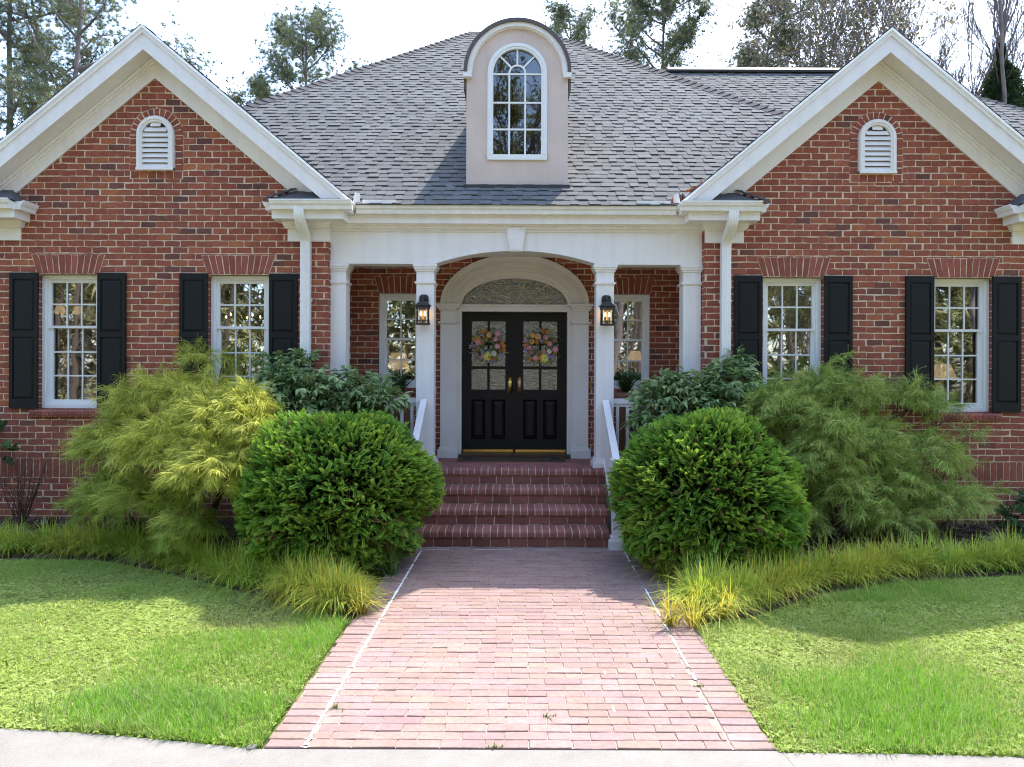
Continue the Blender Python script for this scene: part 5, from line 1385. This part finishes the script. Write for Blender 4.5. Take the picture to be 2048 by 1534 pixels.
# fallen leaves caught in the right roof valley
r = np.random.default_rng(8); mb = MB(); N = 150
t = np.abs(r.normal(0, .22, N)); v0 = .06 + t + r.uniform(0, .05, N)
xv = np.array([main_x(v)[1] for v in v0]) - np.abs(r.normal(0, .05, N)) - .02
loc = np.column_stack([xv, 8.85 + v0 * ct, 2.10 + v0 * st_ + .03])
far = r.random(N) < .2; loc[far, 0] -= r.uniform(0, .5, far.sum()); loc[far, 1] = 8.88; loc[far, 2] = 2.145
Mx = frames(r.normal(0, 1, (N, 3)), r, roll=r.uniform(0, 6, N)) * r.uniform(.6, 1.3, N)[:, None, None]
mb.scatter(np.array([(-.012, -.03, 0), (.014, -.02, .004), (.008, .035, 0), (-.012, .02, .006)]), np.array([(0, 1, 2, 3)]), Mx, loc, np.array([.26, .11, .06]) * r.uniform(.6, 1.5, (N, 1)))
tag(mb.obj('fallen_leaves', M['petal']), kind='stuff')

# ------------------------------------------------------------------ trees
def tuft_template(n=16, L=.30, w=.011, seed=0):
    r = np.random.default_rng(seed); V, F_ = [], []
    for i in range(n):
        d = r.normal(0, 1, 3) + np.array([0, .9, .25]); d /= np.linalg.norm(d); s_ = np.cross(d, r.normal(0, 1, 3)); s_ /= np.linalg.norm(s_); l = L * r.uniform(.6, 1.1); o = len(V)
        V += [-s_ * w, s_ * w, d * l]; F_.append((o, o + 1, o + 2))
    return np.array(V), np.array(F_)
UT = tuft_template(22, .25, .0085)
def curve(p, d, L, n, r, wob, up=0.):
    P = [np.array(p, float)]; d = np.array(d, float)
    for i in range(n):
        d = d + r.normal(0, wob, 3) + np.array([0, 0, up]); d /= np.linalg.norm(d); P.append(P[-1] + d * L / n)
    return np.array(P), d
def pine(x, y, h, cb, spread, seed, label, nl=22, tufts=26, forks=1, lean=0., green=(.135, .165, .105), shape=None, bark=(.16, .125, .115), tr=.16):
    r = np.random.default_rng(seed); e = tag(empty('pine_tree', (x, y, -H)), label, 'tree', 'pine trees behind the house')
    tb, cr = MB(), MB(); loc, dirs = [], []
    for fk in range(forks):
        P, _ = curve((fk * .6, 0, 0), (lean + fk * .02, 0, 1), h * (1 - .08 * fk), 14, r, .03)
        tb.tube(P, np.linspace(tr, .03, len(P)), 8, bark)
        for i in range(nl):
            t = cb + (1 - cb) * ((i + r.random()) / nl); s_ = t * (len(P) - 1); k = int(min(s_, len(P) - 2)); b = P[k] + (P[k + 1] - P[k]) * (s_ - k)
            u = (t - cb) / (1 - cb); L_ = spread * ((1 - u) ** .7 * .9 + .18) * r.uniform(.6, 1.15) if shape is None else spread * shape(u) * r.uniform(.65, 1.15)
            a = i * 2.4 + r.normal(0, .4); Q, d = curve(b, (math.cos(a), math.sin(a), .25 + .5 * u), L_, 6, r, .13, .05)
            tb.tube(Q, np.linspace(.035 + .03 * (1 - u), .010, 7), 5, np.array(bark) * .8)
            for j in range(tufts // 2):
                m = r.uniform(.35, 1.0) * 6; k2 = int(min(m, 5)); b2 = Q[k2] + (Q[k2 + 1] - Q[k2]) * (m - k2); d2 = norm(d + r.normal(0, .8, 3) + (0, 0, .3))
                S_, d3 = curve(b2, d2, L_ * r.uniform(.18, .4), 3, r, .2, .06); tb.tube(S_, [.012, .010, .008, .005], 4, np.array(bark) * .75, False)
                for q in S_[1:]:
                    for _ in range(5): loc.append(q + r.normal(0, .20, 3)); dirs.append(norm(d3 + r.normal(0, .35, 3) + (0, 0, .35)))
    loc, dirs = np.array(loc), np.array(dirs); n = len(loc)
    c = np.array(green) * r.uniform(.65, 1.45, (n, 1)) * np.array([1, 1, 1]) ; yl = r.random(n) < .25; c[yl] *= np.array([1.5, 1.25, .8])
    cr.scatter(UT[0], UT[1], frames(dirs, r, roll=r.uniform(0, 6.28, n)) * r.uniform(.6, 1.05, n)[:, None, None], loc, c)
    tb.obj('trunk', M['bark'], e, True); cr.obj('crown', M['needle'], e); return e
def at(px, d): return PX(px, d), d
def top(py, d): return PZ(py, d) + H
pine(*at(-25, 22), 17.5, .30, 3.6, 201, 'tall pine cut off by the left edge of the photo', 26, 22)
pine(*at(112, 24), 17.5, .54, 4.2, 202, 'tall two-stemmed pine behind the left gable', 18, 20, forks=2, lean=.012, bark=(.24, .19, .185))
pine(*at(592, 28), top(78, 28), .60, 3.3, 203, 'pine with a rounded crown between the left gable and the main roof', 22, 26, shape=lambda u: (1 - u) ** .45 * .7 + .3)
pine(*at(1098, 36), top(25, 36), .74, 2.7, 204, 'pine top showing just behind the arched dormer', 16, 26, shape=lambda u: (1 - u) ** .5 * .7 + .3)
pine(*at(1312, 28), top(-25, 28), .58, 3.5, 205, 'large bushy pine above the right slope of the main roof', 30, 32, shape=lambda u: (1 - u) ** .35 * .7 + .3, green=(.15, .175, .105))
pine(*at(1455, 28), top(38, 28), .6, 2.4, 206, 'smaller pine right of the large bushy pine', 22, 28, shape=lambda u: (1 - u) ** .4 * .7 + .3, green=(.15, .175, .105))
pine(*at(505, 30), top(165, 30), .6, 1.9, 207, 'short pine low behind the left gable slope', 16, 22, green=(.16, .185, .105))

def bare(x, y, h, seed, label, buds=0., lean=(0, 0), spread=.55, levels=5, name='bare_tree', tr=.13, first=.3, colr=(.17, .14, .135), budc=(.20, .17, .08), group='bare trees behind the house', kids=4, tilt=.25):
    r = np.random.default_rng(seed); e = tag(empty(name, (x, y, -H)), label, 'tree', group); tb = MB(); tips = []
    def grow(p, d, L, rad, lv):
        n = 5 if lv > 1 else 3
        P, d2 = curve(p, d, L, n, r, .09 if lv > 1 else .14, .02); rr = np.linspace(rad, rad * .55, n + 1)
        tb.tube(P, np.maximum(rr, .006), 7 if lv > 3 else 4 if lv > 1 else 3, np.array(colr) * r.uniform(.8, 1.2), lv > 3)
        if lv == 0:
            tips.extend([(q, d2) for q in P[1:]]); return
        for i in range(kids if lv > 1 else kids + 1):
            t = r.uniform(first if lv == levels else .25, 1.0) * n; k = int(min(t, n - 1)); b = P[k] + (P[k + 1] - P[k]) * (t - k)
            a = r.uniform(0, 6.28); ax = np.cross(d2, (math.cos(a), math.sin(a), .1)); ax /= np.linalg.norm(ax)
            dd = norm(d2 * 1.0 + ax * r.uniform(.45, 1.0) * (spread / .55) + (0, 0, tilt)); grow(b, dd, L * r.uniform(.42, .68), rad * .5, lv - 1)
        grow(P[-1], d2, L * .6, rad * .55, lv - 1)
    grow((0, 0, 0), norm(np.array([lean[0], lean[1], 1.])), h * .52, tr, levels)
    tb.obj('trunk', M['bark'], e, True)
    if buds:
        loc = np.array([t[0] for t in tips]); k = r.random(len(loc)) < buds; loc = np.repeat(loc[k], 2, 0); n = len(loc); loc = loc + r.normal(0, .07, loc.shape)
        cr = MB(); Mx = frames(r.normal(0, 1, (n, 3)), r, roll=r.uniform(0, 6, n)) * r.uniform(.6, 1.5, n)[:, None, None]
        cr.scatter(np.array([(-.025, -.03, 0), (.025, -.03, 0), (.02, .04, .01), (-.02, .04, -.01)]), np.array([(0, 1, 2, 3)]), Mx, loc, np.array(budc) * r.uniform(.6, 1.4, (n, 1))); cr.obj('crown', M['leaf'], e)
    return e
bare(*at(1640, 27), 15.5, 301, 'grey brown deciduous tree with small spring buds left of the right gable peak', .9, spread=.62, name='budding_tree', budc=(.17, .15, .10), colr=(.15, .13, .13))
bare(*at(1560, 31), 14.0, 306, 'slender budding tree between the small pine and the right gable', .5, spread=.5, name='budding_tree', budc=(.17, .16, .09), levels=4)
bare(*at(1845, 25), 17.5, 302, 'leafless grey tree just right of the right gable peak', 0, lean=(-.03, 0), spread=.42, tilt=.5)
bare(*at(1960, 24), 17.0, 303, 'leaning leafless tree with upswept branches at the right edge', .0, lean=(.10, 0), spread=.35, tilt=.6)
bare(*at(1760, 29), 17.0, 304, 'thin leafless tree behind the right gable peak', .15, spread=.45, tilt=.4, budc=(.25, .22, .10))
bare(*at(2040, 26), 17.0, 305, 'leafless tree cut off by the right edge of the photo', 0, lean=(.03, 0), spread=.4, tilt=.5)
def cedar(x, y, h, rad, seed, label):
    r = np.random.default_rng(seed); e = tag(empty('evergreen_tree', (x, y, -H)), label, 'tree'); tb, cr = MB(), MB(); tb.tube([(0, 0, 0), (0, 0, h)], [.15, .02], 7, (.13, .10, .09)); n = 5200
    t = r.random(n) ** .8; a = r.uniform(0, 6.28, n); cl = vnoise(a * 1.6, t * 9, seed); R_ = rad * np.sin(np.clip(t * 1.02 + .05, 0, 1) * math.pi) ** .55 * (.45 + .75 * cl) * r.random(n) ** .35
    loc = np.column_stack([np.cos(a) * R_, np.sin(a) * R_, h * (.35 + .66 * t)]); d = norm(np.column_stack([np.cos(a), np.sin(a), r.uniform(-.1, .7, n)]))
    c = np.array([.035, .062, .022]) * r.uniform(.6, 1.8, (n, 1)); V, F_ = tuft_template(8, .17, .028, 4); cr.scatter(V, F_, frames(d, r, roll=r.uniform(0, 6, n)), loc, c)
    for i in range(26):
        z = h * r.uniform(.35, .95); aa = r.uniform(0, 6.28); tb.tube([(0, 0, z), (math.cos(aa) * rad * .4, math.sin(aa) * rad * .4, z + .25), (math.cos(aa) * rad * .8, math.sin(aa) * rad * .8, z + .6)], [.03, .02, .008], 4, (.13, .10, .09))
    tb.obj('trunk', M['bark'], e); cr.obj('crown', M['needle'], e)
cedar(*at(2000, 23), top(95, 23), 1.15, 401, 'dark leafy evergreen beside the right gable slope'); cedar(*at(1850, 27), top(120, 27), .55, 402, 'narrow green evergreen just right of the right gable peak')

# front yard trees: they stand behind the viewer and are seen mirrored in the window panes
fy = [(-19, -9, 15, 501), (-11, -15, 17, 502), (.6, -9, 15, 503), (5, -17, 18, 504), (12, -11, 15, 505), (21, -13, 16, 506), (-28, -16, 17, 507), (29, -17, 17, 508)]
tl = ['first', 'x']
proto = bare(fy[0][0], fy[0][1], 15, 501, 'front yard tree mirrored in the leftmost window', .8, spread=.62, name='yard_tree', tr=.2, budc=(.20, .21, .06), group='front yard trees mirrored in the windows', first=.2)
proto2 = bare(fy[1][0], fy[1][1], 16.5, 511, 'front yard tree mirrored in the second window from the left', .6, spread=.6, name='yard_tree', tr=.22, budc=(.16, .18, .05), group='front yard trees mirrored in the windows', first=.2)
for i, (x, y, h, s_) in enumerate(fy[2:]):
    c = copy_tree((proto, proto2)[i % 2]); c.location = (x, y, -H); c.rotation_euler.z = i * 1.7 + .6; c.scale = (h / 16,) * 3
    c['label'] = ['front yard tree mirrored in the arched dormer window', 'front yard tree mirrored in the door glass', 'front yard tree mirrored in the right porch window', 'front yard tree mirrored in the rightmost window',
                  'far left front yard tree mirrored at the edge of the left panes', 'far right front yard tree mirrored at the edge of the right panes'][i]

r = np.random.default_rng(77); mb = MB(); N = 17000     # the wood across the street, mirrored in every pane
x = r.uniform(-75, 75, N); hh = 11 + 8 * vnoise(x * .16, 0 * x, 5) + 4 * vnoise(x * .6, 0 * x, 6); z = hh * r.random(N) ** .8; y = -30 - 8 * r.random(N)
V_, F_ = tuft_template(14, 1.0, .075, 9)
g = vnoise(x * .3, z * .3, 8); c = mixc((.26, .21, .15), (.32, .33, .12), g) * r.uniform(.5, 1.5, (N, 1))
mb.scatter(V_, F_, frames(r.normal(0, 1, (N, 3)), r, roll=r.uniform(0, 6, N)) * r.uniform(.7, 1.5, N)[:, None, None], np.column_stack([x, y, z - H]), c)
for i in range(150):
    xx, yy = r.uniform(-75, 75), r.uniform(-38, -24); h_ = r.uniform(9, 17); mb.tube([(xx, yy, -H - .2), (xx + r.normal(0, .4), yy, h_ * .5), (xx + r.normal(0, .8), yy, h_)], [.2, .14, .03], 5, (.12, .09, .075))
    for k in range(5): z0 = h_ * r.uniform(.4, .9); mb.tube([(xx, yy, z0), (xx + r.normal(0, 1.3), yy, z0 + 1.1), (xx + r.normal(0, 2.2), yy, z0 + 2)], [.06, .04, .01], 3, (.12, .09, .075), False)
tag(mb.obj('far_woods', M['needle']), kind='stuff')
# ------------------------------------------------------------------ lanterns, wreaths, mat, lamps
def lantern(x, label):
    y = DC + .012; yb = y - .105; zb_ = PZ(650, 8.98)
    e = tag(empty('wall_lantern', (x, y, zb_)), label, 'lantern', 'lanterns on the inner porch columns')
    bp = MB(); pl = [(-.055, .26), (.055, .26), (.062, .33), (.055, .375), (.03, .395), (-.03, .395), (-.055, .375), (-.062, .33)]
    bp.prism(pl, -.014, 0); bp.tube([(0, -.01, .34), (0, -.06, .365), (0, -.10, .345), (0, -.105, .30)], .011, 8); bp.sphere((0, -.016, .34), .02, 10, 6); bp.obj('back_plate', M['iron'], e)
    cx = (0, -.105, 0); c = MB()
    c.lathe([(0.0, .318), (.012, .316), (.014, .303), (.022, .299), (.05, .293), (.075, .272), (.082, .262), (.106, .246), (.108, .238), (.098, .234), (.0, .234)], cx, 28); c.obj('cap', M['iron'], e, True)
    b = MB(); b.lathe([(.088, .234), (.091, .225), (.091, .20), (.085, .197), (.085, .232)], cx, 28)
    b.lathe([(0, .0), (.088, .0), (.093, .006), (.093, .018), (.086, .022), (0, .022)], cx, 28)
    b.lathe([(.088, .044), (.092, .046), (.092, .052), (.088, .054), (.085, .05), (.088, .044)], cx, 28)
    for k in range(4):
        a = math.pi / 4 + k * math.pi / 2 + .35; b.tube([(.089 * math.cos(a), -.105 + .089 * math.sin(a), .02), (.089 * math.cos(a), -.105 + .089 * math.sin(a), .215)], .004, 6)
    b.tube([(0, -.105, .02), (0, -.105, .06)], .012, 8); b.tube([(-.035, -.105, .06), (.035, -.105, .06)], .007, 6); b.obj('cage', M['iron'], e)
    g = MB(); g.lathe([(.083, .022), (.083, .20)], cx, 28); g.obj('glass', M['lampglass'], e, True)
    for s_ in (-1, 1):
        k = MB(); k.tube([(s_ * .026, -.105, .06), (s_ * .026, -.105, .112)], .010, 10); ko = k.obj('candle', M['candle'], e)
        k = MB(); k.lathe([(.003, .112), (.010, .122), (.012, .134), (.008, .152), (.002, .168)], (s_ * .026, -.105, 0), 12); k.obj('bulb', M['bulb'], e, True)
lantern(PX(845, 8.99), 'lit bronze lantern on the white column left of the door'); lantern(PX(1214.3, 8.99), 'lit bronze lantern on the white column right of the door')

def flower_meshes():
    out = {}
    def petals(mb, rings):
        for (n, r0, r1, w, z0, z1, col, off) in rings:
            for i in range(n):
                a = 2 * math.pi * (i + off) / n; d = np.array([math.cos(a), 0, math.sin(a)]); s_ = np.array([-d[2], 0, d[0]]); o = np.array([0, -1, 0])
                mb.add([d * r0 + o * z0, d * (r0 * .4 + r1 * .6) + s_ * w + o * (z0 * .3 + z1 * .7), d * r1 + o * z1, d * (r0 * .4 + r1 * .6) - s_ * w + o * (z0 * .3 + z1 * .7)], [(0, 1, 2, 3)], np.minimum(np.array(col) * 1.25, .92) * R0.uniform(.88, 1.08))
    def daisy(col, mid, k=1.):
        mb = MB(); petals(mb, [(14, .006, .056 * k, .009 * k, .012, .016, col, 0), (12, .005, .042 * k, .008 * k, .018, .030, np.array(col) * 1.05, .5), (9, .003, .026 * k, .006 * k, .026, .038, np.array(col) * 1.1, .2)]); mb.sphere((0, -.03, 0), (.009, .006, .009), 8, 5, mid); return mb.mesh('flower')
    def rose(col, k=1.):
        mb = MB(); petals(mb, [(6, .004, .042 * k, .024 * k, .008, .022, np.array(col) * .92, 0), (6, .003, .032 * k, .019 * k, .018, .036, col, .5), (5, .002, .022 * k, .014 * k, .028, .044, np.array(col) * .95, .2), (4, .001, .012 * k, .009 * k, .038, .047, np.array(col) * .8, .6)]); return mb.mesh('flower')
    def spray(col, col2):
        mb = MB()
        for i in range(9):
            c = R0.normal(0, .018, 3) * (1, .35, 1) + (0, -.02, 0)
            for j in range(5):
                a = j * 1.257 + i; d = np.array([math.cos(a), -.2, math.sin(a)]); s_ = np.array([-d[2], 0, d[0]]); mb.add([c, c + d * .008 + s_ * .005, c + d * .014, c + d * .008 - s_ * .005], [(0, 1, 2, 3)], np.array(col if (i + j) % 3 else col2) * R0.uniform(.85, 1.15))
        return mb.mesh('flower')
    out['yellow'] = daisy((.80, .66, .18), (.6, .4, .06), 1.12); out['peach'] = daisy((.80, .38, .22), (.5, .2, .1)); out['white'] = rose((.75, .74, .62), 1.05); out['gold'] = rose((.80, .45, .12))
    out['orange'] = daisy((.70, .25, .04), (.4, .12, .02), .7); out['pink'] = daisy((.68, .30, .36), (.6, .5, .3), .85); out['lilac'] = spray((.42, .30, .56), (.60, .50, .68)); out['mauve'] = spray((.55, .28, .40), (.7, .5, .55)); out['amber'] = rose((.72, .30, .05), .6)
    return out
FLW = flower_meshes()
FNAME = dict(yellow='yellow dahlia', peach='peach dahlia', white='white rose', gold='golden yellow rose', orange='small orange flower', pink='pink daisy', lilac='lilac blossom spray', mauve='mauve blossom spray', amber='amber bud')
def wreath(cx, cz, big, seed, label):
    r = np.random.default_rng(seed); y = DY - .005; e = tag(empty('flower_wreath', (cx, y, cz)), label, 'wreath', 'spring wreaths on the front doors')
    rg, lf = MB(), MB(); A_ = np.linspace(0, 2 * math.pi, 40)
    for k in range(5):
        ph = k * 1.2; rg.tube(np.column_stack([(.165 + .014 * np.cos(5 * A_ + ph)) * np.cos(A_), -.02 + .012 * np.sin(5 * A_ + ph), (.165 + .014 * np.cos(5 * A_ + ph)) * np.sin(A_)]), .006, 5, (.10, .06, .035))
    rg.obj('grapevine_ring', M['bark'], e)
    N = 520; a = r.uniform(0, 6.28, N); R_ = np.clip(r.normal(.165, .052, N), .08, .28); d = norm(np.column_stack([np.cos(a) * (R_ - .14) * 8 + r.normal(0, .6, N), -np.abs(r.normal(.4, .3, N)), np.sin(a) * (R_ - .14) * 8 + r.normal(0, .6, N)]))
    loc = np.column_stack([R_ * np.cos(a), -.02 - r.uniform(0, .05, N), R_ * np.sin(a)]); c = mixc((.10, .20, .05), (.30, .38, .13), r.random(N)) * r.uniform(.7, 1.2, (N, 1))
    lf.scatter(np.array([(0, 0, 0), (.010, .022, .003), (0, .05, 0), (-.010, .022, .003)]), np.array([(0, 1, 2, 3)]), frames(d, r, roll=r.uniform(0, 6.28, N)) * r.uniform(.6, 1.1, N)[:, None, None], loc, c); lf.obj('leaves', M['leaf'], e)
    P = [(k, x, z) for k, x, z in big]
    for i in range(20):
        k = ['orange', 'lilac', 'mauve', 'pink', 'amber', 'lilac', 'orange', 'mauve'][i % 8]
        for _ in range(30):
            a = r.uniform(0, 6.28); q = np.clip(r.normal(.168, .042), .09, .245); x, z = q * math.cos(a), q * math.sin(a)
            if all((x - p[1]) ** 2 + (z - p[2]) ** 2 > (.055 if p[0] in ('yellow', 'white', 'peach', 'gold', 'pink') else .034) ** 2 for p in P): P.append((k, x, z)); break
    for k, x, z in P:
        o = link('flower', FLW[k], M['petal'], e, (x, -.035 - r.uniform(0, .02), z)); o.rotation_euler = (r.normal(0, .25), r.uniform(0, 6.28), r.normal(0, .25)); s_ = r.uniform(.95, 1.1) if k in ('yellow', 'peach', 'white', 'gold', 'pink') else r.uniform(.8, .95); s_ *= 1.22 if k == 'yellow' else 1; o.scale = (s_,) * 3; o['label'] = FNAME[k]
w = lambda zx, zy, x0, y0: ((zx - x0) / 7.877 / 139.5, -(zy - y0) / 7.877 / 139.5)
b1 = [(k, *w(x, y, 593, 420)) for k, x, y in (('peach', 615, 240), ('gold', 460, 290), ('orange', 535, 185), ('yellow', 590, 575), ('white', 690, 530), ('pink', 720, 305), ('pink', 745, 420), ('mauve', 425, 425), ('lilac', 355, 390), ('orange', 375, 320), ('amber', 650, 630), ('mauve', 440, 560), ('lilac', 785, 245), ('amber', 790, 495))]
b2 = [(k, *w(x, y, 1440, 420)) for k, x, y in (('peach', 1380, 265), ('gold', 1290, 340), ('gold', 1295, 245), ('yellow', 1480, 600), ('white', 1570, 495), ('pink', 1565, 375), ('pink', 1505, 270), ('pink', 1265, 500), ('orange', 1205, 385), ('orange', 1525, 190), ('pink', 1345, 600), ('amber', 1355, 660), ('lilac', 1600, 585), ('lilac', 1660, 420), ('amber', 1650, 520), ('amber', 1650, 330), ('lilac', 1195, 480), ('lilac', 1405, 165))]
wreath(PX(975.5, DY), PZ(693, DY), b1, 1, 'spring flower wreath with a lilac left side on the left door'); wreath(PX(1082.5, DY), PZ(693.5, DY), b2, 2, 'spring flower wreath with two golden roses on the right door')

dm = MB(); mx0, mx1 = PX(919, 10.0), PX(1128, 10.0); my0, my1 = WP - .50, WP - .125
dm.box(mx0, mx1, my0, my1, FLOOR + .002, FLOOR + .022); mo_ = tag(dm.obj('doormat', M['mat_coir']), 'brown coir doormat with a dark border on the brick porch', 'doormat')
im = MB()
for a, b, c, d in ((mx0 + .06, mx0 + .19, my0 + .05, my1 - .05), (mx1 - .19, mx1 - .06, my0 + .05, my1 - .05), (mx0 + .19, mx1 - .19, my0 + .05, my0 + .07), (mx0 + .19, mx1 - .19, my1 - .07, my1 - .05)): im.box(a, b, c, d, FLOOR + .0225, FLOOR + .0265)
im.obj('border_inlay', M['mat_black'], mo_)

def lamp(px, py, d, rt, rb, hh, label):
    x = PX(px, d); z = PZ(py, d, px); e = tag(empty('floor_lamp', (x, d, FLOOR)), label, 'lamp'); zz = z - FLOOR
    s_ = MB(); s_.lathe([(rb, zz - hh / 2), (rb * .82 + rt * .18, zz - hh * .2), (rt, zz + hh / 2), (rt - .008, zz + hh / 2), (rb - .008, zz - hh / 2)], (0, 0, 0), 24); s_.obj('shade', M['shade'], e, True)
    p = MB(); p.lathe([(0, 0), (.13, 0), (.13, .02), (.03, .04), (.018, .10), (.022, zz * .4), (.03, zz * .5), (.014, zz * .6), (.012, zz - hh * .5), (0, zz)], (0, 0, 0), 14); p.obj('stand', M['bronze'], e, True)
lamp(1607, 758, 10.4, .11, .20, .24, 'lit lamp with a cream shade low in the window beside the right downspout'); lamp(1886, 744, 9.9, .09, .17, .22, 'lit bell shaped lamp shade in the rightmost window'); lamp(797, 722, 11.3, .12, .17, .26, 'dim lit lamp inside the left porch window')
lamp(1270, 712, 11.5, .08, .12, .16, 'small dim lamp inside the right porch window')
def chandelier(px, py, d, label, shaded):
    x, z = PX(px, d), PZ(py, d, px); e = tag(empty('chandelier', (x, d, z)), label, 'chandelier'); f = MB(); f.tube([(0, 0, 1.55 - z), (0, 0, -.12)], .010, 6); f.sphere((0, 0, -.12), .035, 10, 6); n = 3 if shaded else 6; R_ = .14 if shaded else .30
    for i in range(n):
        a = 2 * math.pi * i / n + .5; c, s_ = math.cos(a), math.sin(a); f.tube([(0, 0, -.10), (c * R_ * .5, s_ * R_ * .5, -.15), (c * R_, s_ * R_, -.08), (c * R_, s_ * R_, -.03)], .007, 6)
        b = MB()
        if shaded: b.lathe([(.035, .06), (.075, -.05)], (c * R_, s_ * R_, 0), 16); b.obj('lamp_shade', M['shade'], e, True)
        else: b.lathe([(.003, -.02), (.008, -.006), (.008, .006), (.002, .022)], (c * R_, s_ * R_, 0), 10); b.obj('bulb', M['bulb'], e, True)
    f.obj('frame', M['bronze'], e)
chandelier(132, 620, 9.9, 'chandelier with glowing shades inside the leftmost window', True); chandelier(478, 632, 10.6, 'candle chandelier with small bright bulbs inside the second window from the left', False)

# ------------------------------------------------------------------ light, sky, camera
Lv = Vector((.314, .556, 1.0)).normalized(); elev = math.asin(Lv.z); rot = math.atan2(Lv.x, Lv.y)
sd = bpy.data.lights.new('sun', 'SUN'); sd.energy = 2.0; sd.angle = math.radians(.6); sd.color = (1.0, .935, .84)
so = bpy.data.objects.new('sun', sd); COL.objects.link(so); so.rotation_euler = Lv.to_track_quat('Z', 'Y').to_euler(); so.location = (6, 12, 20)
w_ = bpy.data.worlds.new('World'); scene.world = w_; w_.use_nodes = True; nt = w_.node_tree
sk = nt.nodes.new('ShaderNodeTexSky'); sk.sky_type = 'NISHITA'; sk.sun_disc = False; sk.sun_elevation = elev; sk.sun_rotation = rot; sk.air_density = 1.0; sk.dust_density = 1.6; sk.ozone_density = 1.0
bg = nt.nodes['Background']; bg.inputs['Strength'].default_value = .15; nt.links.new(sk.outputs[0], bg.inputs[0])
cd = bpy.data.cameras.new('camera'); co = bpy.data.objects.new('camera', cd); COL.objects.link(co); scene.camera = co
cd.sensor_width = 36; cd.lens = 36 * FPX / 2048; cd.shift_x = -4 / 2048; cd.shift_y = -20 / 2048; cd.clip_end = 1000; cd.clip_start = .05
co.rotation_euler = (math.radians(90), -ROLL, 0)
for o in list(COL.objects):
    if o.parent is None: o.location.z += H
vs = scene.view_settings; vs.view_transform = 'Standard'; vs.look = 'None'; vs.exposure = 2.25; vs.gamma = 1.0
scene.render.engine = 'CYCLES'
cy = scene.cycles; cy.max_bounces = 6; cy.diffuse_bounces = 4; cy.glossy_bounces = 4; cy.transmission_bounces = 6; cy.transparent_max_bounces = 8; cy.caustics_reflective = False; cy.caustics_refractive = False
cy.sample_clamp_indirect = 8; cy.use_denoising = True; cy.denoiser = 'OPENIMAGEDENOISE'; cy.denoising_input_passes = 'RGB_ALBEDO_NORMAL'; cy.denoising_prefilter = 'ACCURATE'; cy.filter_width = 1.1
